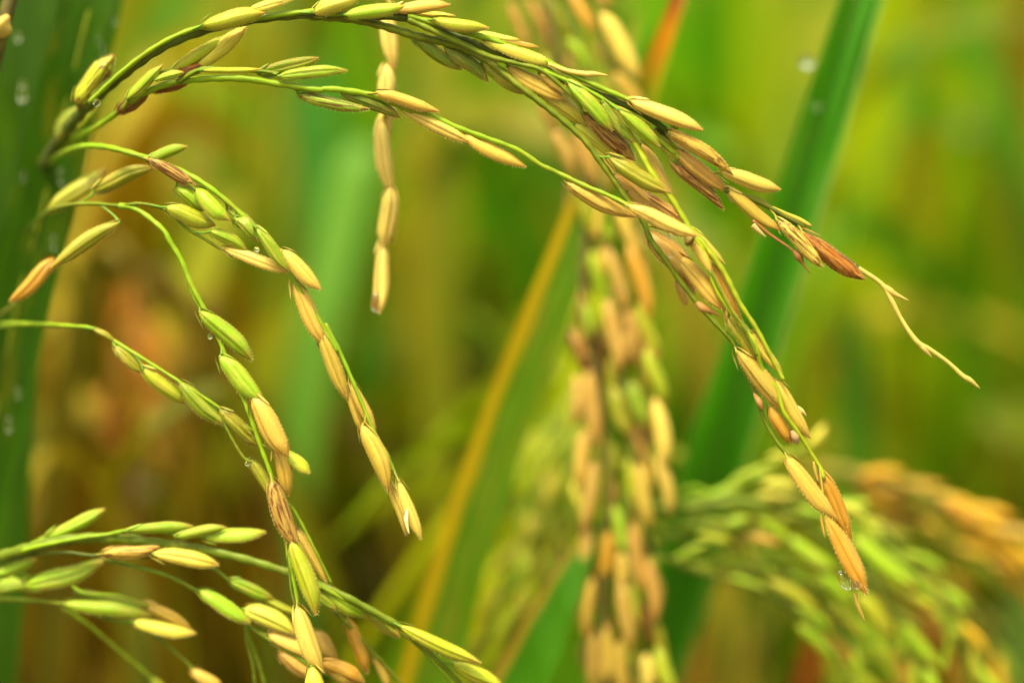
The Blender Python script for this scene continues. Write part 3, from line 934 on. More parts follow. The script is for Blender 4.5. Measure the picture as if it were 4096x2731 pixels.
P1.bare('H', [(555, 400, -1, .1), (546, 460, -2, .26), (552, 510, -2, .2), (566, 565, -2, .05)], colour=(0.72, 0.66, 0.40))

# ================================================================ the panicle in the lower left corner
P2 = Panicle('green rice panicle bending in from the lower left corner', W(*spx('G', -300, 1500), 0.05))
f2 = W(*spx('G', -420, 1500), 0.06)
P2.stem([('G', [(-220, 860, 24), (-40, 735, 14), (200, 660, 11), (450, 605, 10), (700, 592, 9), (1000, 622, 8), (1300, 662, 8), (1600, 722, 7), (1900, 812, 6), (2100, 882, 6), (2330, 990, 5)]),
         ('H', [(250, 1045, 5), (540, 1210, 5), (640, 1300, 6), (760, 1420, 6), (900, 1560, 7), (1050, 1750, 9)])], (0.85, 0.3), 'rachis', MG,
        pre=list(reversed(to_ground(f2, Vector((-0.03, 0.06, 0)), 4))) + [f2])
P2.stem([('G', [(60, 700, 12), (300, 640, 9), (560, 590, 8), (720, 570, 8), (860, 540, 7), (940, 530, 7), (1200, 560, 7), (1420, 590, 7)])], (0.3, 0.2), 'branch', BG)
P2.stem([('G', [(-40, 740, 14), (160, 665, 12), (260, 610, 11), (360, 560, 11)])], (0.3, 0.24), 'branch', BG)
P2.stem([('G', [(40, 740, 13), (240, 700, 11), (450, 690, 9), (620, 710, 8), (720, 700, 8), (900, 720, 8), (1060, 720, 8)])], (0.26, 0.2), 'branch', DG)
P2.stem([('G', [(700, 740, 9), (870, 775, 9), (1150, 855, 9), (1350, 965, 9), (1550, 1090, 9), (1680, 1190, 9), (1900, 1330, 8), (2100, 1460, 8), (2300, 1560, 8)])], (0.26, 0.2), 'branch', MG)
P2.stem([('G', [(1060, 720, 9), (1430, 800, 9), (1580, 905, 9), (1800, 1010, 9), (2000, 1105, 9)])], (0.24, 0.18), 'branch', MG)
P2.stem([('G', [(-60, 1000, 20), (200, 1012, 16), (460, 1045, 13), (700, 1130, 13), (950, 1190, 13), (1060, 1260, 13), (1200, 1380, 14), (1320, 1485, 14), (1500, 1660, 15)])], (0.26, 0.18), 'branch', MG)
P2.stem([('G', [(100, 850, 15), (430, 880, 13), (560, 960, 12), (800, 980, 12), (1000, 1050, 12)])], (0.24, 0.18), 'branch', BG)
P2.stem([('G', [(420, 1060, 18), (600, 1180, 19), (800, 1350, 20), (1040, 1550, 21), (1200, 1700, 22)])], (0.24, 0.2), 'branch', BG)
P2.stem([('G', [(1655, 1190, 9), (1690, 1300, 10), (1740, 1440, 11), (1790, 1620, 12)])], (0.28, 0.22), 'branch', MG)
P2.stem([('G', [(1650, 1180, 9), (1665, 1300, 10), (1700, 1440, 11), (1720, 1620, 12)])], (0.22, 0.2), 'branch', MG)
P2.stem([('H', [(-60, 900, 5), (120, 1000, 5), (300, 1100, 6), (480, 1200, 6)])], (0.3, 0.2), 'branch', BG)
P2.stem([('H', [(60, 1080, 9), (220, 1250, 10), (360, 1400, 10), (520, 1580, 11)])], (0.28, 0.2), 'branch', MG)
P2.stem([('H', [(540, 1240, 6), (640, 1330, 7), (780, 1480, 8), (900, 1640, 9)])], (0.26, 0.2), 'branch', BG)
P2.grains('G', [
    (340, 575, 705, 408, 112, 'l', .05, 0), (895, 542, 1295, 508, 92, 'l', .05, -1), (1205, 582, 1522, 528, 78, 'l', .05, -1), (1400, 592, 1780, 570, 115, 'l', .1, 0), (718, 695, 1068, 680, 105, 't', .72, -1),
    (1055, 702, 1465, 762, 135, 'w', .2, -2), (-20, 835, 245, 738, 105, 'l', 0, 0), (205, 908, 695, 782, 150, 'l', .05, -1), (-60, 945, 255, 858, 120, 'l', .05, 0), (465, 1035, 1015, 1082, 135, 'l', .05, -1),
    (540, 962, 1018, 1068, 75, 'g', .1, 1), (925, 1160, 1315, 1225, 130, 'w', .15, -1), (990, 1040, 1305, 1200, 95, 't', .2, 0.5), (1365, 958, 1685, 1152, 122, 'l', .1, -1), (1565, 885, 1835, 990, 115, 'l', .05, 0),
    (1785, 998, 2010, 1115, 75, 'y', .05, 0), (1665, 1078, 1975, 1242, 142, 'w', .15, -1), (1825, 1248, 2120, 1410, 125, 'u', .2, 0), (1890, 1360, 2130, 1550, 125, 'k', .45, 1), (2185, 1435, 2370, 1570, 125, 't', .3, 0),
    (2095, 950, 2260, 1065, 85, 'g', .05, 1), (2185, 950, 2410, 1090, 95, 'l', .05, 1), (1300, 1480, 1490, 1610, 105, 't', .3, 0), (1020, 1540, 1130, 1640, 70, 'y', .1, 0)])
P2.grains('H', [
    (25, 955, 295, 1135, 112, 'l', .05, 1), (255, 1058, 490, 1268, 110, 'v', .15, 1.5), (535, 1200, 1030, 1455, 125, 'y', .1, -1), (880, 1440, 1210, 1590, 115, 'y', .15, 0), (155, 1175, 305, 1490, 105, 'o', .4, 0.5),
    (0, 1435, 255, 1570, 125, 'o', .25, -1), (340, 1400, 450, 1590, 88, 't', .2, 1), (-60, 1230, 60, 1420, 110, 'k', .5, 2)])

# ================================================================ the dangling chain behind the arch
top = W(*spx('B', 420, -900), 0.03)
P3 = Panicle('single dangling chain of pale straw grains hanging behind the arch', top)
P3.stem([('B', [(430, -400, 14), (425, -100, 12), (425, 110, 12), (440, 330, 12), (430, 560, 12), (400, 800, 12), (395, 1040, 12), (425, 1290, 12), (440, 1500, 12)]), ('E', [(390, 120, 12), (380, 350, 12)])],
        (0.26, 0.15), 'branch', (0.35, 0.28, 0.07),
        pre=list(reversed(to_ground(W(*spx('B', -2400, 600), 0.20), Vector((-0.03, 0.05, 0)), 4))) + [W(*spx('B', -2400, 600), 0.20), W(*spx('B', -2100, -500), 0.17), W(*spx('B', -1000, -1100), 0.09), W(*spx('B', 100, -1000), 0.03)])
P3.grains('B', [(440, 60, 452, 475, 135, 'c', .25, -1), (405, 100, 425, 300, 94, 'k', .2, 1), (415, 455, 425, 800, 137, 'c', .2, -1), (445, 480, 415, 700, 73, 'c', .1, 1), (405, 740, 410, 960, 131, 'c', .3, 1), (378, 840, 425, 1320, 135, 'c', .35, -1),
                (440, 1290, 395, 1680, 137, 'c', .35, -1), (470, 1330, 445, 1640, 63, 'y', .2, 1)])
P3.grains('E', [(375, 130, 330, 560, 104, 'c', .35, 0.5), (395, 170, 390, 595, 89, 'c', .4, -0.5)])

# ================================================================ the dense hanging panicle behind
D0 = 41
tp = W(*spx('M', 300, -900), 0.06)
P4 = Panicle('dense straw-coloured rice panicle hanging straight down, slightly blurred', tp, far=True)
culm4 = list(reversed(to_ground(W(*spx('Z', 2750, 500), 0.22), Vector((0.04, 0.05, 0)), 4))) + [W(*spx('Z', 2750, 500), 0.22), W(*spx('Z', 2650, -200), 0.20), W(*spx('Z', 2200, -650), 0.13), W(*spx('Z', 1600, -600), 0.06)]
P4.stem([('M', [(260, -300, D0 + 5), (300, -50, D0 + 3), (360, 220, D0 + 2), (430, 500, D0 + 2), (490, 760, D0 + 2), (500, 1050, D0 + 2), (490, 1300, D0 + 2), (530, 1560, D0 + 2)]),
         ('N', [(340, 300, D0 + 2), (370, 600, D0 + 2), (370, 900, D0 + 2), (350, 1200, D0 + 2), (360, 1650, D0 + 2)])], (0.8, 0.4), 'rachis', (0.09, 0.07, 0.015), pre=culm4)
P4.stem([('M', [(160, -150, D0), (200, 40, D0), (280, 200, D0), (360, 420, D0), (420, 640, D0), (480, 880, D0)])], (0.35, 0.25), 'branch', MG)
P4.stem([('M', [(470, -200, D0), (530, -20, D0), (570, 80, D0), (640, 280, D0), (720, 430, D0), (740, 700, D0), (680, 950, D0), (720, 1150, D0), (760, 1400, D0)]), ('N', [(560, 90, D0), (600, 330, D0), (620, 580, D0), (640, 700, D0)])], (0.35, 0.25), 'branch', (0.16, 0.20, 0.02))
P4.stem([('M', [(400, -200, D0), (440, 80, D0), (520, 300, D0), (560, 600, D0), (570, 900, D0), (580, 1150, D0), (640, 1400, D0)]), ('N', [(420, 100, D0), (460, 400, D0), (480, 600, D0), (450, 850, D0), (480, 1100, D0), (460, 1400, D0), (540, 1650, D0)])], (0.35, 0.25), 'branch', (0.12, 0.16, 0.02))
P4.grains('M', [(165, 30, 250, 225, 75, 'k', .2, 0), (240, 10, 335, 195, 75, 'k', .6, 1), (300, 170, 380, 330, 70, 'v', .2, 2), (425, 185, 535, 330, 72, 'l', 0, 0), (440, -20, 532, 145, 85, 'o', .2, 0), (585, 85, 738, 358, 98, 'u', .15, -2),
                (520, -70, 592, 40, 95, 'k', .1, 0), (640, 340, 755, 480, 85, 't', .2, 0), (640, 440, 700, 620, 80, 'k', .2, 1), (300, 470, 385, 610, 70, 'k', .3, 2), (365, 605, 455, 785, 95, 'k', .15, 0), (445, 595, 558, 838, 105, 'k', .2, 0),
                (455, 850, 545, 1060, 105, 'v', .3, 1), (555, 925, 615, 1090, 50, 'l', 0, 0), (645, 955, 742, 1170, 85, 't', .1, -1), (525, 1145, 602, 1380, 72, 'l', 0, -2), (605, 1135, 685, 1410, 88, 'k', .2, 0), (695, 1125, 802, 1420, 95, 'o', .2, -1),
                (595, 1370, 665, 1630, 95, 'k', .2, 0), (685, 1390, 735, 1590, 78, 'k', .2, 0), (735, 1385, 818, 1600, 85, 'y', .2, -1), (490, 1380, 560, 1600, 95, 'b', .7, 2), (340, 0, 420, 170, 70, 'v', .3, 3), (360, 330, 440, 500, 80, 'v', .3, 3), (480, 340, 560, 560, 85, 'v', .2, 3),
                (560, 640, 620, 860, 85, 't', .2, 3), (430, 1040, 500, 1260, 70, 'b', .6, 3)])
P4.grains('N', [(215, 0, 290, 180, 92, 'p', .8, 0), (290, -20, 365, 200, 95, 'b', .7, 2), (388, -20, 440, 170, 75, 'k', .2, 0), (440, 10, 495, 150, 75, 'k', .4, 0), (535, -10, 592, 140, 75, 'k', .1, 0), (545, 95, 635, 320, 85, 'y', .1, -1),
                (588, 320, 645, 600, 95, 'u', .15, -1), (600, 570, 668, 810, 82, 'u', .2, -1), (228, 210, 238, 410, 80, 'k', .4, 0), (290, 195, 318, 510, 105, 'k', .2, -1), (400, 260, 450, 470, 95, 'v', .2, 0), (480, 240, 540, 430, 90, 'g', .2, 0),
                (265, 460, 235, 700, 88, 't', .2, 0), (215, 680, 250, 800, 60, 'w', .1, 1), (308, 600, 275, 890, 105, 'k', .15, -1), (380, 510, 400, 670, 95, 'v', .3, 1), (370, 640, 400, 810, 75, 'k', .3, 1), (460, 580, 492, 770, 66, 'y', .1, 0),
                (508, 610, 562, 870, 85, 't', .15, -1), (405, 790, 452, 990, 75, 'l', 0, -1), (485, 880, 515, 1160, 105, 'k', .15, 0), (372, 890, 360, 1130, 95, 'o', .3, 0), (275, 880, 250, 1140, 95, 'k', .15, 0), (428, 1000, 435, 1160, 78, 't', .2, 0),
                (555, 1030, 602, 1290, 75, 'k', .1, 0), (295, 1120, 258, 1380, 105, 't', .15, -1), (435, 1140, 475, 1410, 98, 'k', .15, -1), (368, 1330, 372, 1570, 78, 't', .15, -1), (310, 1360, 305, 1600, 88, 'k', .2, 0), (480, 1290, 470, 1520, 88, 'v', .2, 1),
                (540, 1450, 565, 1600, 78, 'u', .2, 0), (598, 1420, 655, 1620, 78, 'y', .1, 0), (380, 130, 400, 330, 75, 'v', .4, 2), (480, 420, 540, 600, 85, 'k', .4, 2), (340, 1120, 380, 1340, 85, 'k', .4, 2), (430, 1400, 430, 1620, 85, 't', .3, 1),
                (360, 480, 340, 640, 70, 'v', .2, 2), (530, 1200, 560, 1420, 70, 'b', .5, 3)])

def strand(P, pts, d, rad, colours, spacing, ln, wd, spread=14, colour=(0.12, 0.16, 0.02), crop='Z'):
    P.stem([(crop, [(x, y, d) for x, y in pts])], rad, 'branch', colour)
    C = catmull([[x, y, 0] for x, y in pts], 80)
    acc, side = 0, 1
    for i in range(1, len(C)):
        step = C[i] - C[i - 1]
        acc += np.linalg.norm(step)
        if acc > spacing:
            acc = 0
            a = math.atan2(step[1], step[0]) + R(side * spread * random.uniform(0.5, 1.3))
            L = ln * random.uniform(0.85, 1.1)
            x, y = C[i][0], C[i][1]
            P.grain(crop, x, y, x + math.cos(a) * L, y + math.sin(a) * L, wd * random.uniform(0.85, 1.15), random.choice(colours), random.uniform(0, .3), random.uniform(-3, 3))
            side = -side


strand(P4, [(1215, 20), (1270, 200), (1310, 420), (1340, 640), (1345, 860), (1350, 1080), (1345, 1300), (1350, 1540)], D0 + 5, (0.3, 0.25), 'kvtgvkb', 40, 84, 27, 12)
strand(P4, [(1300, 60), (1350, 240), (1380, 460), (1400, 680), (1410, 900), (1410, 1120), (1400, 1340), (1400, 1560)], D0 + 6, (0.3, 0.25), 'kvgkbtv', 36, 84, 27, 14)
strand(P4, [(1370, 40), (1420, 260), (1450, 480), (1470, 700), (1480, 900), (1480, 1100), (1450, 1300), (1460, 1560)], D0 + 4, (0.3, 0.25), 'ktvgtv', 38, 84, 27, 12)
strand(P4, [(1490, 1180), (1500, 1300), (1510, 1420), (1515, 1600)], D0 + 4, (0.3, 0.25), 'tvy', 60, 88, 30, 10)

# ================================================================ blurred panicles at the lower right
D5 = 45
P5 = Panicle('blurred green rice panicle arching at the lower right', W(*spx('O', -300, 900), 0.09), far=True)
f5 = W(*spx('O', -250, 1100), 0.10)
P5.stem([('O', [(-120, 640, D5 + 16), (60, 520, D5 + 6), (180, 490, D5), (400, 480, D5), (700, 450, D5), (1000, 490, D5), (1300, 590, D5), (1600, 780, D5), (1800, 1000, D5), (1960, 1300, D5 + 4), (2060, 1600, D5 + 8)])], (0.8, 0.35), 'rachis', MG,
        pre=list(reversed(to_ground(f5, Vector((-0.05, 0.08, 0)), 4))) + [f5])
P5.stem([('O', [(120, 510, D5), (200, 560, D5), (600, 615, D5), (900, 665, D5), (1200, 855, D5), (1500, 1160, D5), (1650, 1400, D5)])], (0.4, 0.3), 'branch', MG)
P5.stem([('O', [(60, 560, D5), (150, 720, D5), (450, 860, D5), (800, 975, D5), (1100, 1160, D5), (1350, 1480, D5)])], (0.4, 0.3), 'branch', DG)
P5.stem([('O', [(180, 490, D5), (320, 400, D5), (400, 370, D5), (470, 390, D5), (520, 420, D5)])], (0.35, 0.3), 'branch', BG)
P5.stem([('O', [(300, 460, D5), (560, 390, D5), (800, 260, D5), (1000, 160, D5), (1150, 50, D5)])], (0.35, 0.3), 'branch', BG)
P5.stem([('O', [(1000, 490, D5), (1250, 560, D5 - 2), (1500, 740, D5 - 2), (1750, 950, D5 - 2), (1900, 1200, D5), (1880, 1450, D5)])], (0.35, 0.3), 'branch', BG)
P5.grains('O', [(500, 412, 770, 308, 70, 'l', 0, 0), (560, 402, 905, 268, 66, 'l', 0, 2), (830, 345, 1015, 348, 76, 'w', 0, -2), (795, 412, 1010, 432, 58, 'w', 0, -2), (860, 185, 1080, 190, 78, 'y', 0, 0), (640, 325, 860, 228, 66, 'l', 0, 0),
                (1080, 120, 1190, 5, 72, 'w', 0, 0), (380, 522, 485, 488, 56, 'l', 0, 0), (605, 598, 745, 538, 86, 'l', 0, -2), (470, 560, 645, 600, 58, 'g', 0, 0), (300, 790, 485, 698, 66, 'l', 0, 0), (125, 815, 245, 768, 78, 'l', 0, 0),
                (445, 650, 645, 685, 58, 'y', 0, 0), (720, 648, 925, 695, 66, 't', 0, 0), (805, 568, 1005, 705, 86, 'l', 0, -1), (1000, 680, 1245, 865, 96, 'l', 0, 0), (1005, 480, 1185, 565, 70, 'l', 0, 0), (1255, 478, 1405, 502, 56, 'w', 0, 0),
                (1335, 538, 1525, 572, 58, 'y', 0, 0), (635, 900, 838, 975, 68, 'l', 0, 0), (875, 928, 1155, 1085, 96, 'y', 0, 0), (1165, 895, 1365, 1055, 96, 'l', 0, 0), (1395, 1015, 1585, 1245, 130, 'y', 0, -1), (1385, 690, 1705, 975, 105, 'l', 0, -1),
                (1635, 978, 1845, 1085, 78, 'y', 0, 0), (1040, 1195, 1275, 1405, 96, 'l', 0, 0), (1665, 1195, 1855, 1445, 115, 'l', 0, 0), (1780, 1450, 1850, 1600, 88, 'l', 0, 0), (340, 600, 520, 560, 66, 'l', 0, 2), (520, 760, 740, 800, 80, 'l', 0, 3),
                (700, 790, 920, 880, 85, 'g', 0, 3), (880, 760, 1080, 880, 90, 'l', 0, 3), (1040, 860, 1240, 1000, 90, 'g', 0, 4), (200, 640, 380, 660, 66, 'g', 0, 3), (360, 830, 560, 850, 70, 'l', 0, 2), (700, 480, 880, 520, 66, 'l', 0, 2),
                (900, 520, 1080, 600, 72, 'g', 0, 3), (1180, 600, 1380, 720, 80, 'l', 0, 3), (1480, 820, 1650, 1000, 80, 'y', 0, 4), (1240, 1060, 1420, 1250, 90, 'y', 0, 4), (560, 500, 720, 480, 60, 'l', 0, 0), (1820, 1080, 1980, 1260, 80, 'y', 0, 5), (1250, 1280, 1420, 1500, 90, 'o', 0, 6), (1480, 1300, 1620, 1560, 90, 'y', 0, 6)])


P6 = Panicle('golden yellow blurred rice panicle sloping to the right edge behind the green one', W(*spx('Z', 1840, 1050), 0.10), far=True)
f6 = W(*spx('Z', 1700, 1400), 0.13)
P6.stem([('Z', [(1760, 1180, 96), (1880, 1080, 84), (2050, 1110, 76), (2200, 1180, 72), (2352, 1270, 72), (2500, 1400, 72), (2580, 1600, 72)])], (0.8, 0.4), 'rachis', (0.3, 0.24, 0.03),
        pre=list(reversed(to_ground(f6, Vector((-0.05, 0.08, 0)), 4))) + [f6])
strand(P6, [(1900, 1085), (2050, 1105), (2200, 1165), (2350, 1250), (2480, 1360)], 70, (0.35, 0.25), 'aauyo', 36, 112, 34, 18)
strand(P6, [(1930, 1110), (2080, 1150), (2230, 1215), (2360, 1300), (2480, 1420)], 74, (0.35, 0.25), 'aoya', 34, 112, 34, 18)
strand(P6, [(1960, 1150), (2080, 1190), (2200, 1260), (2330, 1330), (2420, 1450)], 78, (0.35, 0.25), 'aovy', 38, 108, 32, 18)
strand(P6, [(2080, 1260), (2180, 1330), (2260, 1440), (2320, 1600)], 82, (0.35, 0.25), 'vlya', 46, 108, 30, 18)
strand(P5, [(1600, 1165), (1720, 1170), (1850, 1210), (1960, 1290), (2050, 1400), (2100, 1540)], D5 + 3, (0.3, 0.25), 'lyglw', 44, 96, 30, 18)
strand(P5, [(1570, 1190), (1680, 1230), (1780, 1290), (1880, 1380), (1960, 1500), (2000, 1600)], D5 + 5, (0.3, 0.25), 'glvly', 46, 96, 30, 18)
strand(P5, [(1560, 1230), (1640, 1290), (1740, 1330), (1830, 1390), (1900, 1480)], D5 + 6, (0.3, 0.25), 'glhl', 50, 96, 30, 18)
strand(P5, [(1800, 1130), (1920, 1160), (2040, 1230), (2150, 1340), (2230, 1470), (2270, 1600)], D5 + 8, (0.3, 0.25), 'lyavl', 46, 96, 30, 18)
P7 = Panicle('blurred brown rice panicle drooping along the bottom right corner', W(*spx('Z', 1900, 1300), 0.15), far=True)
f7 = W(*spx('Z', 1680, 1700), 0.16)
P7.stem([('Z', [(1740, 1480, 142), (1800, 1380, 138), (1900, 1330, 135), (2000, 1380, 135), (2080, 1480, 135), (2120, 1640, 135)])], (0.8, 0.4), 'rachis', (0.16, 0.11, 0.02),
        pre=list(reversed(to_ground(f7, Vector((-0.05, 0.08, 0)), 4))) + [f7])
strand(P7, [(1850, 1350), (1900, 1440), (1930, 1530), (1950, 1640)], 132, (0.35, 0.25), 'vlyo', 44, 105, 34)
strand(P7, [(1960, 1360), (2010, 1440), (2050, 1520), (2080, 1640)], 135, (0.35, 0.25), 'vlod', 44, 105, 34)
strand(P7, [(2040, 1370), (2140, 1440), (2200, 1530), (2240, 1640)], 140, (0.35, 0.25), 'vold', 44, 105, 34)

P9 = Panicle('blurred pale lime rice panicle slanting between the yellow-edged leaf and the hanging panicle', W(*spx('Z', 1340, 800), 0.09), far=True)
f9 = W(*spx('Z', 1560, 1900), 0.14)
P9.stem([('Z', [(1480, 1300, 110), (1440, 1000, 100), (1390, 860, 78), (1320, 900, 70), (1250, 1060, 66), (1180, 1280, 64), (1110, 1500, 64), (1060, 1680, 66)])], (0.7, 0.35), 'rachis', MG,
        pre=list(reversed(to_ground(f9, Vector((0.03, 0.08, 0)), 4))) + [f9])
strand(P9, [(1340, 930), (1290, 1080), (1240, 1230), (1190, 1380), (1150, 1520)], 62, (0.3, 0.25), 'lwyly', 50, 100, 30, 16)
strand(P9, [(1310, 960), (1240, 1130), (1170, 1300), (1110, 1460), (1060, 1600)], 66, (0.3, 0.25), 'lywlv', 54, 100, 30, 16)
strand(P9, [(1350, 1000), (1310, 1150), (1280, 1280), (1230, 1420)], 70, (0.3, 0.25), 'ylgvk', 58, 100, 30, 16)

# ================================================================ water
drop('large clear water drop hanging at the tip of the lowest right grain', 'I', 1306, 880, -2.6, 1.35, sx=0.60, sz=1.15, sag=0.25, rot=-28)
drop('tiny water bead on the lowest right grain beside its hanging drop', 'I', 1385, 908, -2.6, 0.62)
drop('milky water drop at the tip of the dangling straw chain', 'E', 345, 525, 11, 1.25, sx=0.75, sz=1.2, sag=0.2)
drop('water bead on the dark stained grain among the drooping spikes', 'F', 138, 70, -6, 0.45)
drop('small water bead low on the tan grains among the drooping spikes', 'F', 140, 205, -3, 0.40)
drop('bright water bead under the green grain of the drooping branch', 'D', 1410, 750, 0, 0.42)
drop('water bead on the thin branch above the crossing stems', 'G', 1662, 92, 1, 0.42)
drop('water bead between the two green grains of the middle left branch', 'D', 1725, 165, -2, 0.42)
drop('water bead under the stem where the arch leaves the broad leaf', 'A', 650, 690, 4, 0.6)
drop('round water bead on the edge of the wide diagonal blade', 'C', 1055, 415, 40, 1.2)
drop('faint water bead in the middle of the wide diagonal blade', 'C', 1108, 712, 38, 0.7)
for x, y, r, where in ((148, 640, .60, 'long water bead halfway up the broad beaded leaf, left of the stained grain'), (150, 570, .42, 'water bead just above the long one on the broad beaded leaf'),
                       (560, 610, .44, 'water bead on the broad beaded leaf touching the lowest stained grain'), (610, 500, .40, 'water bead on the edge of the broad beaded leaf beside the stained grain'),
                       (690, 340, .42, 'water bead on the edge of the broad beaded leaf above the stained grain'), (660, 250, .34, 'faint water bead near the top edge of the broad beaded leaf'),
                       (410, 1190, .58, 'water bead on the broad beaded leaf below the start of the arching stems'), (160, 1190, .40, 'water bead low on the broad beaded leaf left of the arching stems'),
                       (120, 250, .42, 'water bead high on the broad leaf beside the dark corner stalk'), (780, 145, .26, 'tiny water bead at the upper right margin of the broad beaded leaf'),
                       (360, 1630, .52, 'water bead on the broad leaf behind the isolated pair of grains'), (65, 2852, .58, 'lowest water bead on the broad leaf at the left edge'),
                       (125, 2642, .44, 'water bead on the broad leaf under the lowest left branch')):
    drop(where, 'A', x, y, 27.5, r * 1.5, sx=0.8, sz=1.35, group='water beads on the broad left leaf')


# ================================================================ blurred leaves behind, each where it stands
def far_leaf(label, pts, w, d, colour, face=0, blotch=None, amt=0.3, taper=True, fold=0.15, lean=(0, 0.05), tip=None):
    n = len(pts)
    w = w * (0.72 if d > 130 else 0.85)
    ws = [w * (1.0 if (i < n - 2 or not taper) else (0.75 if i == n - 2 else 0.08)) for i in range(n)]
    return leaf(label, [(x, y, d) for x, y in pts], ws, lc(colour), face=face, blotch=lc(blotch) if blotch else None, blotch_amt=amt, fold=fold, lean=lean, n=26, tip=lc(tip) if tip else None, gloss=0.6)


FL = far_leaf
# --- left third
FL('blurred blue-green leaf rising behind the middle of the drooping branches', [(715, 1750), (745, 1250), (770, 900), (755, 560), (700, 200), (640, -120), (600, -300)], 190, 250, '#5aa446', face=15)
FL('blurred yellow-green leaf standing behind the start of the arch', [(330, 900), (345, 500), (360, 150), (370, -150), (380, -400)], 130, 230, '#7fa010')
FL('blurred tan leaf behind the two chains at the upper left', [(560, 900), (590, 500), (600, 200), (600, -100), (600, -400)], 130, 260, '#bca42c', face=10)
FL('blurred mid green leaf between the arch and the dangling chain', [(830, 900), (810, 500), (790, 180), (780, -120), (770, -400)], 170, 300, '#5c9a14')
FL('blurred ochre leaf bending down beneath the second chain', [(160, 900), (260, 420), (380, 275), (500, 300), (600, 390)], 110, 150, '#b08a1c', blotch='#8a6414', amt=0.3, face=30)
FL('blurred orange leaf low behind the left drooping branches', [(250, 1750), (270, 1200), (300, 800), (330, 500), (350, 250), (360, 120)], 130, 170, '#c09a10', blotch='#94680c', amt=0.4)
FL('blurred rusty brown leaf beside the broad dark leaf', [(60, 1750), (110, 1300), (150, 950), (190, 650), (215, 400), (230, 250)], 150, 160, '#8a680c', blotch='#74420a', amt=0.5)
FL('blurred dark red-brown leaf behind the crossing of the left branches', [(300, 1750), (330, 1350), (330, 1050), (290, 800), (240, 640)], 110, 150, '#86600c', blotch='#b86a14', amt=0.3)
FL('blurred golden leaf tip behind the lower left branch', [(400, 1750), (380, 1350), (350, 1100), (330, 960), (320, 860)], 75, 140, '#d09a24')
FL('blurred brown leaf behind the grains of the middle left branch', [(520, 1750), (510, 1200), (500, 850), (500, 600), (490, 430)], 120, 210, '#86680c', blotch='#5c3408', amt=0.4)
FL('blurred orange leaf behind the crossing of the left drooping branches', [(640, 1750), (620, 1300), (600, 950), (590, 760), (585, 640)], 85, 165, '#c89410', blotch='#a06c0c', amt=0.3)
FL('blurred fresh green leaf behind the middle left branch', [(620, 1300), (600, 900), (585, 600), (560, 300), (550, 60)], 100, 240, '#5fa01c')
FL('blurred dark green leaf behind the lower left crossing', [(440, 1750), (460, 1350), (500, 1100), (520, 950), (530, 800)], 130, 185, '#5c8a0a')
FL('blurred olive leaf at the bottom left corner', [(90, 1800), (130, 1560), (190, 1420), (230, 1340), (260, 1270)], 150, 170, '#6a7414')
FL('blurred russet leaf low behind the lower left panicle', [(330, 1800), (420, 1560), (480, 1400), (530, 1280), (560, 1180)], 150, 180, '#805808', blotch='#4c2404', amt=0.4)
FL('blurred rust leaf behind the stained grain of the long drooping branch', [(820, 1800), (800, 1500), (780, 1300), (770, 1160), (765, 1040)], 120, 200, '#98700e', blotch='#6c3408', amt=0.4)
FL('blurred dark brown leaf coloured as the shaded gap beside the end of the drooping branch', [(1010, 1800), (980, 1400), (960, 1150), (930, 980), (900, 880)], 280, 230, '#5c4408', blotch='#3c2804', amt=0.4)  # its dark colour stands in for the shade between plants
FL('blurred teal leaf low behind the lower left panicle', [(760, 1850), (740, 1600), (720, 1430), (700, 1300), (690, 1200)], 90, 170, '#68a43c')
FL('blurred amber leaf behind the lowest grains at the left', [(560, 1850), (590, 1560), (600, 1420), (600, 1300), (600, 1210)], 100, 160, '#a87a10')
# --- middle
FL('blurred tan leaf behind the tip of the dangling chain', [(930, 1500), (960, 900), (970, 550), (960, 300), (950, 100)], 130, 240, '#c4aa30', blotch='#9a8a28', amt=0.3)
FL('blurred deep green leaf behind the long bare stretch of the second chain', [(1180, 1200), (1160, 700), (1140, 420), (1120, 220), (1100, 80)], 230, 250, '#4c8408')
FL('blurred pale lime leaf above the arch', [(1050, 900), (1040, 400), (1030, 100), (1020, -150), (1010, -400)], 200, 320, '#a8ac20')
FL('blurred dark brown leaf coloured as the shaded gap beside the yellow-edged leaf', [(1120, 1700), (1110, 1100), (1120, 850), (1130, 700), (1140, 580)], 360, 250, '#5c4c0c', blotch='#443408', amt=0.3)  # wide dark blade, plant-gap shade put into its colour
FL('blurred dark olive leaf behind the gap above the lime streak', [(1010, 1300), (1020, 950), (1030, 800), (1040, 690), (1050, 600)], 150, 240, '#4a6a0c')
FL('blurred lime leaf bending across the middle', [(640, 1300), (800, 1010), (900, 930), (1010, 905), (1130, 960)], 110, 200, '#a2b010', face=35)
FL('second blurred lime leaf bending lower across the middle', [(740, 1500), (830, 1120), (930, 1010), (1030, 990), (1150, 1040)], 80, 215, '#8aa00c', face=35)
FL('blurred bright lime leaf between the yellow-edged leaf and the hanging panicle', [(1000, 1850), (1120, 1500), (1210, 1250), (1275, 1050), (1330, 860), (1370, 680), (1400, 560)], 95, 102, '#c4d41c', blotch='#e8ec60', amt=0.2)
FL('blurred pale yellow leaf low between the leaves at the bottom', [(940, 1850), (1060, 1560), (1130, 1400), (1190, 1270), (1240, 1150)], 90, 110, '#e0dc34', blotch='#f0eca0', amt=0.15)
FL('blurred tan leaf beside the dark pointed leaf at the bottom', [(1020, 1850), (1130, 1600), (1210, 1450), (1270, 1340), (1310, 1260)], 110, 90, '#b0983c', blotch='#8a6a28', amt=0.3)
FL('blurred yellow leaf under the yellow-edged leaf', [(850, 1850), (960, 1640), (1040, 1500), (1090, 1400), (1130, 1310)], 80, 100, '#d8cc14')
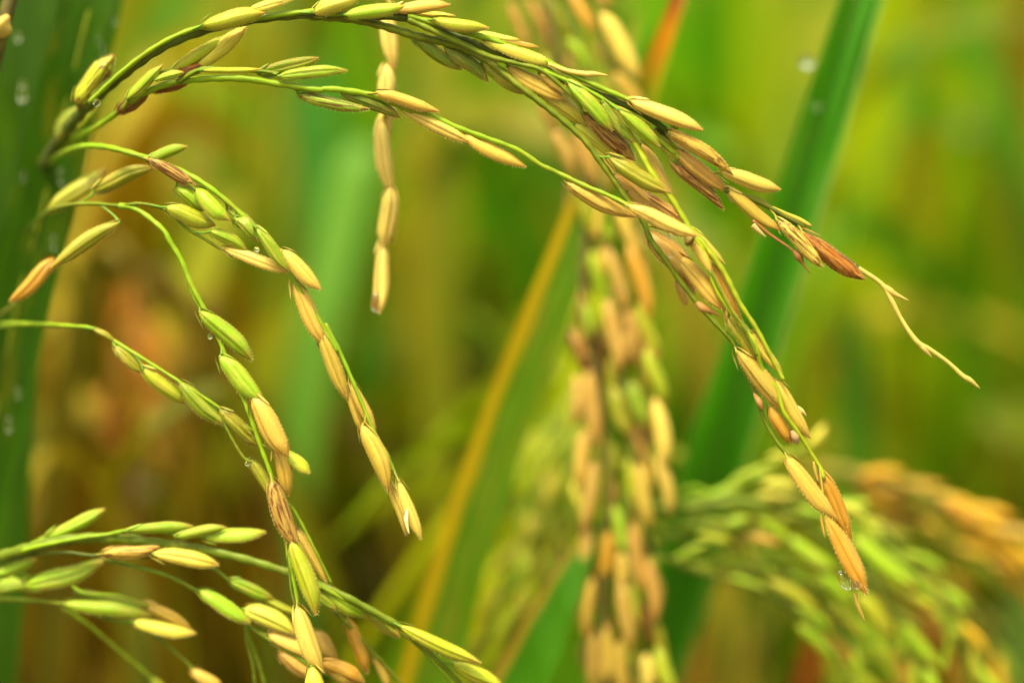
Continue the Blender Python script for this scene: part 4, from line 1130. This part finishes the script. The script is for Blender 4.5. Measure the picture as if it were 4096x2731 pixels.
FL('blurred moss green leaf at the bottom under the lower panicle end', [(790, 1850), (860, 1680), (900, 1560), (930, 1480), (960, 1400)], 120, 130, '#5c9a20')
# --- right
FL('blurred vivid green leaf behind the red leaf tip', [(1520, 1000), (1530, 500), (1520, 150), (1500, -150), (1480, -400)], 150, 260, '#6cae0c')
FL('blurred lime leaf beside the wide diagonal blade', [(1640, 900), (1690, 450), (1720, 150), (1740, -150), (1760, -400)], 150, 330, '#94b00c')
FL('blurred green leaf between the lime leaf and the red tip', [(1590, 900), (1610, 500), (1630, 200), (1650, -50), (1670, -300)], 150, 240, '#4e8c08')
FL('blurred olive leaf behind the pale grain of the upper spike', [(1600, 1000), (1560, 650), (1555, 400), (1560, 250), (1570, 130)], 90, 300, '#a89c30')
FL('blurred yellow-green leaf right of the wide diagonal blade', [(1900, 1200), (1960, 650), (2000, 250), (2030, -100), (2050, -400)], 190, 240, '#a0b60e')
FL('blurred warm ochre leaf behind the bead on the upper right', [(2070, 1100), (2110, 600), (2130, 250), (2150, -50), (2160, -350)], 120, 280, '#a09420')
FL('blurred green leaf near the upper right corner', [(2230, 1200), (2220, 650), (2220, 250), (2230, -100), (2240, -400)], 200, 260, '#5c900a')
FL('blurred brownish leaf along the right edge', [(2330, 1300), (2335, 800), (2340, 350), (2345, -50), (2350, -400)], 170, 230, '#7c6810', blotch='#6a5410', amt=0.3)
FL('blurred dark olive leaf along the lower right edge', [(2300, 1600), (2290, 1100), (2270, 750), (2250, 500), (2230, 320)], 260, 260, '#52640a')
FL('blurred lime leaf arching down towards the right', [(1750, 1000), (1830, 520), (1900, 440), (2010, 520), (2120, 680), (2200, 860)], 110, 200, '#96b41c', face=20)
FL('blurred tan leaf behind the tips of the drooping spikes', [(1800, 1500), (1850, 1150), (1880, 900), (1890, 700), (1890, 560)], 150, 330, '#b89c34', blotch='#a07c28', amt=0.3)
FL('blurred green leaf behind the bare twig', [(2060, 1500), (2050, 1050), (2040, 800), (2030, 650), (2020, 520)], 150, 290, '#7c9c14')
FL('blurred straw leaf below the bare twig', [(2050, 1600), (2010, 1250), (1980, 1000), (1960, 850), (1940, 740)], 120, 260, '#b0923c')
FL('blurred brown leaf at the bottom between the hanging panicle and the green one', [(1600, 1900), (1590, 1620), (1580, 1480), (1575, 1370), (1570, 1280)], 130, 150, '#b08a34', blotch='#8a6424', amt=0.3)
FL('blurred deep green leaf under the green panicle', [(1760, 1900), (1750, 1650), (1740, 1500), (1735, 1380), (1730, 1250)], 190, 190, '#3c5c0c')
FL('blurred dark red leaf tip at the bottom right', [(1810, 1850), (1835, 1620), (1855, 1540), (1875, 1480), (1900, 1420)], 46, 120, '#a84028')
FL('blurred grey-green leaf in the bottom right corner', [(2330, 1900), (2335, 1600), (2340, 1450), (2345, 1350), (2350, 1250)], 90, 160, '#6a8a40')
FL('blurred dark brown leaf behind the brown drooping panicle', [(2150, 1900), (2140, 1650), (2130, 1500), (2120, 1400), (2110, 1320)], 200, 210, '#6a4408', blotch='#8a5c10', amt=0.3)

# more leaves lying across the others
FL('blurred narrow green leaf slanting down through the upper right', [(2330, 900), (2250, 500), (2180, 250), (2120, 60), (2060, -150)], 70, 230, '#7ca40a', face=20)
FL('blurred narrow lime leaf slanting beside the bead at the upper right', [(2080, 1000), (2160, 500), (2250, 150), (2310, -100), (2360, -300)], 60, 250, '#a4b80e', face=-20)
FL('blurred dark green narrow leaf behind the red leaf tip', [(1700, 800), (1660, 450), (1620, 250), (1590, 100), (1570, -60)], 60, 220, '#4c8c06', face=25)
FL('blurred lime narrow leaf leaning over the wide diagonal blade', [(1560, 900), (1700, 450), (1790, 200), (1840, 40), (1880, -120)], 60, 280, '#a8b80c', face=25)
FL('blurred green leaf slanting under the bare twig', [(2360, 1500), (2240, 1050), (2140, 800), (2040, 620), (1940, 480)], 80, 230, '#7ca00c', face=-25)
FL('blurred tan leaf slanting towards the lower right', [(1960, 1500), (2060, 1050), (2140, 850), (2210, 700), (2270, 560)], 70, 270, '#a8902c', face=20)
FL('blurred olive leaf slanting behind the second chain', [(380, 800), (500, 430), (620, 230), (720, 80), (800, -60)], 70, 240, '#98a010', face=20)
FL('blurred green leaf slanting behind the dangling chain', [(1000, 900), (930, 520), (880, 300), (840, 120), (800, -60)], 80, 250, '#78a40c', face=-15)
FL('blurred bright green leaf slanting above the second chain', [(1250, 800), (1150, 430), (1080, 250), (1020, 100), (960, -60)], 80, 260, '#8cac10', face=-20)
FL('blurred dark gold leaf slanting behind the middle left branch', [(260, 1300), (360, 880), (440, 680), (520, 520), (600, 400)], 80, 190, '#b08c10', face=20, blotch='#7c5c08', amt=0.4)
FL('blurred olive leaf slanting behind the lower left branch', [(420, 1400), (330, 1000), (280, 800), (250, 620), (230, 460)], 90, 180, '#90800c', face=-20, blotch='#6c4c08', amt=0.4)
FL('blurred golden leaf crossing behind the long drooping branch', [(520, 1500), (620, 1100), (680, 900), (740, 720), (800, 560)], 70, 230, '#a09010', face=25)
FL('blurred brown leaf slanting in the lower left corner', [(20, 1700), (140, 1400), (230, 1220), (310, 1080), (390, 960)], 90, 160, '#8c600a', face=25, blotch='#5c3806', amt=0.4)
FL('blurred dull green leaf slanting under the lower left panicle', [(520, 1800), (400, 1560), (320, 1430), (250, 1320), (180, 1230)], 90, 175, '#707808', face=-25)
FL('blurred lime leaf slanting above the dark gap in the middle', [(760, 1250), (900, 900), (1000, 720), (1090, 600), (1180, 480)], 70, 260, '#a09a1c', face=25)

drop('large out-of-focus water bead glinting near the upper right edge', 'Z', 2222, 285, 200, 2.2)
drop('out-of-focus water bead low near the right edge', 'Z', 2282, 1010, 200, 1.9)
drop('out-of-focus water bead on the golden leaf at the lower left', 'Z', 320, 1110, 120, 2.2)

# ================================================================ the rest of the field, one mass of foliage
rng = np.random.default_rng(5)
V, F, CO = [], [], []
cols = [srgb(h, LK) for h in ('#7ca80c', '#98b410', '#6a9c0a', '#b4b41c', '#bca428', '#5c8c08', '#a4bc14', '#94781a', '#86a010', '#c4c430')]
base = 0


def blades(cx, cy, count, spread, hmin, hmax):
    global base
    for _ in range(count):
        a = rng.uniform(0, 2 * math.pi)
        h = rng.uniform(hmin, hmax)
        out = rng.uniform(0.05, spread)
        w = rng.uniform(0.005, 0.009)
        c = cols[rng.integers(len(cols))]
        c = tuple(v * rng.uniform(0.75, 1.2) for v in c)
        droop = rng.uniform(0.0, 0.35)
        dx, dy = math.cos(a), math.sin(a)
        px, py = -dy, dx
        m = 7
        for i in range(m):
            t = i / (m - 1)
            x = cx + dx * out * t ** 1.8
            y = cy + dy * out * t ** 1.8
            z = h * (t - droop * t ** 4)
            ww = w * (1 - t ** 3) + 0.0003
            V.append((x + px * ww, y + py * ww, z))
            V.append((x - px * ww, y - py * ww, z))
            CO.append(c); CO.append(c)
        for i in range(m - 1):
            q = base + 2 * i
            F.append((q, q + 1, q + 3, q + 2))
        base += 2 * m


P8 = Panicle('blurred golden rice panicle hanging low behind the left branches', W(*spx('Z', 300, 500), 0.14), far=True)
f8 = W(*spx('Z', 60, 1300), 0.20)
P8.stem([('Z', [(120, 760, 165), (190, 600, 150), (260, 560, 142), (310, 640, 140), (330, 800, 138), (345, 1000, 138), (340, 1180, 138)])], (0.7, 0.35), 'rachis', (0.2, 0.15, 0.02),
        pre=list(reversed(to_ground(f8, Vector((-0.05, 0.08, 0)), 4))) + [f8])
strand(P8, [(280, 600), (320, 760), (350, 900), (350, 1060)], 132, (0.35, 0.25), 'eed', 34, 108, 34)
strand(P8, [(310, 640), (290, 800), (270, 950), (250, 1080)], 142, (0.35, 0.25), 'ede', 34, 108, 34)
strand(P8, [(330, 700), (390, 800), (420, 920), (430, 1050)], 145, (0.35, 0.25), 'eea', 38, 108, 34)
def near_pal(x, y):
    if x < 560 and y > 500: return ('#84640c', '#98700e', '#5c3a08', '#666e08', '#a88014', '#4c2c06', '#7c7410')
    if 560 <= x < 900: return ('#70a838', '#5c9010', '#98a010', '#8c7c10', '#6c6008')
    if 900 <= x < 1340 and y > 560: return ('#5c4c0c', '#7c8c10', '#94a018', '#5c6808', '#4c3c08', '#443008')
    if x < 1340: return ('#8cac10', '#a8ac20', '#5c960c', '#b8a430', '#4c8408')
    return ('#84b00a', '#a4c00e', '#68a00a', '#b8a828', '#bcb41c', '#7c8c08', '#5c9c08')


def arching(x, y, d, pal=None, wk=1.0, slant=0.0):
    # one blade of the next plants: up from the soil, over, and down to its tip
    global base
    top = W(*spx('Z', x, y), d)
    a = rng.uniform(0, 2 * math.pi)
    reach = rng.uniform(0.004, 0.032)
    dx, dy = math.cos(a), math.sin(a) * 0.5
    w = rng.uniform(0.0035, 0.0065) * wk
    sl = slant * rng.uniform(0.6, 1.3)
    c = srgb(str(rng.choice(pal or near_pal(x, y))), LK * rng.uniform(0.75, 1.15))
    fall = rng.uniform(-0.01, 0.05)
    ctl = [[top.x - dx * 0.09 - sl * 3, top.y - dy * 0.09 + 0.02, 0], [top.x - dx * 0.06 - sl * 2.2, top.y - dy * 0.06 + 0.01, top.z * 0.5], [top.x - dx * 0.025 - sl, top.y - dy * 0.025, top.z - 0.06],
           [top.x, top.y, top.z], [top.x + dx * reach, top.y + dy * reach, top.z - fall * 0.35 + 0.004], [top.x + dx * reach * 1.7, top.y + dy * reach * 1.7, top.z - fall]]
    S = catmull_seg(ctl, [4, 5, 6, 6, 6])
    m = len(S)
    tw = rng.uniform(0, math.pi)
    for i, q in enumerate(S):
        t = Vector(S[min(i + 1, m - 1)] - S[max(i - 1, 0)]).normalized()
        b = Quaternion(t, tw) @ t.orthogonal().normalized()
        ww = w * (1 - (i / (m - 1)) ** 3) + 0.0002
        V.append(tuple(Vector(q) + b * ww)); V.append(tuple(Vector(q) - b * ww))
        CO.append(c); CO.append(c)
    for i in range(m - 1):
        z = base + 2 * i
        F.append((z, z + 1, z + 3, z + 2))
    base += 2 * m


for _ in range(200):
    x, y = rng.uniform(-150, 2500), rng.uniform(-150, 1600)
    if x > 1340 and rng.random() < 0.45: continue
    arching(x, y, rng.uniform(0.15, 0.36))
for _ in range(34):        # dry drooping leaves behind the left branches
    arching(rng.uniform(60, 560), rng.uniform(560, 1350), rng.uniform(0.09, 0.19), ('#8a700c', '#98800e', '#6c4808', '#7c7408', '#a8941c', '#707c0c', '#84880c'), 0.55)
for _ in range(26):        # fresh lime leaves between the yellow-edged leaf and the hanging panicle
    arching(rng.uniform(1130, 1400), rng.uniform(700, 1450), rng.uniform(0.075, 0.13), ('#c4d420', '#d8e03c', '#a4bc14', '#b4c018', '#90ac10', '#ccd430'), 0.5, 0.010)
for gy in np.arange(0.92, 1.2, 0.12):        # the next row, its blades crossing at all angles
    for gx in np.arange(-0.30, 0.31, 0.10):
        blades(gx + rng.uniform(-.03, .03), gy + rng.uniform(-.03, .03), 14, 0.22, 0.70, 1.14)
for gy in np.arange(1.15, 5.0, 0.24):
    half = 1.6 + gy * 0.45
    for gx in np.arange(-half, half, 0.24):
        blades(gx + rng.uniform(-.05, .05), gy + rng.uniform(-.05, .05), 26, 0.34, 0.55, 1.12)
for gy in np.arange(0.35, 1.15, 0.24):        # rows beside the picture
    for gx in list(np.arange(-1.3, -0.25, 0.24)) + list(np.arange(0.34, 1.3, 0.24)):
        blades(gx + rng.uniform(-.04, .04), gy + rng.uniform(-.04, .04), 22, 0.14, 0.55, 1.0)
for gy in np.arange(5.0, 26.0, 0.8):
    half = 3.0 + gy * 0.4
    for gx in np.arange(-half, half, 0.5):
        blades(gx + rng.uniform(-.2, .2), gy + rng.uniform(-.3, .3), 9, 0.4, 0.6, 1.1)
me = bpy.data.meshes.new('rice_foliage')
me.from_pydata(V, [], F)
ca = me.color_attributes.new('leaf_colour', 'FLOAT_COLOR', 'POINT')
ca.data.foreach_set('color', np.concatenate([np.array(CO), np.ones((len(CO), 1))], axis=1).astype(np.float32).ravel())
me.materials.append(attr_leaf_material())
me.polygons.foreach_set('use_smooth', [True] * len(me.polygons))
o = bpy.data.objects.new('rice_foliage', me)
col.objects.link(o)
tag(o, 'blurred mass of green and yellow rice foliage filling the field behind', 'foliage', kind='stuff')
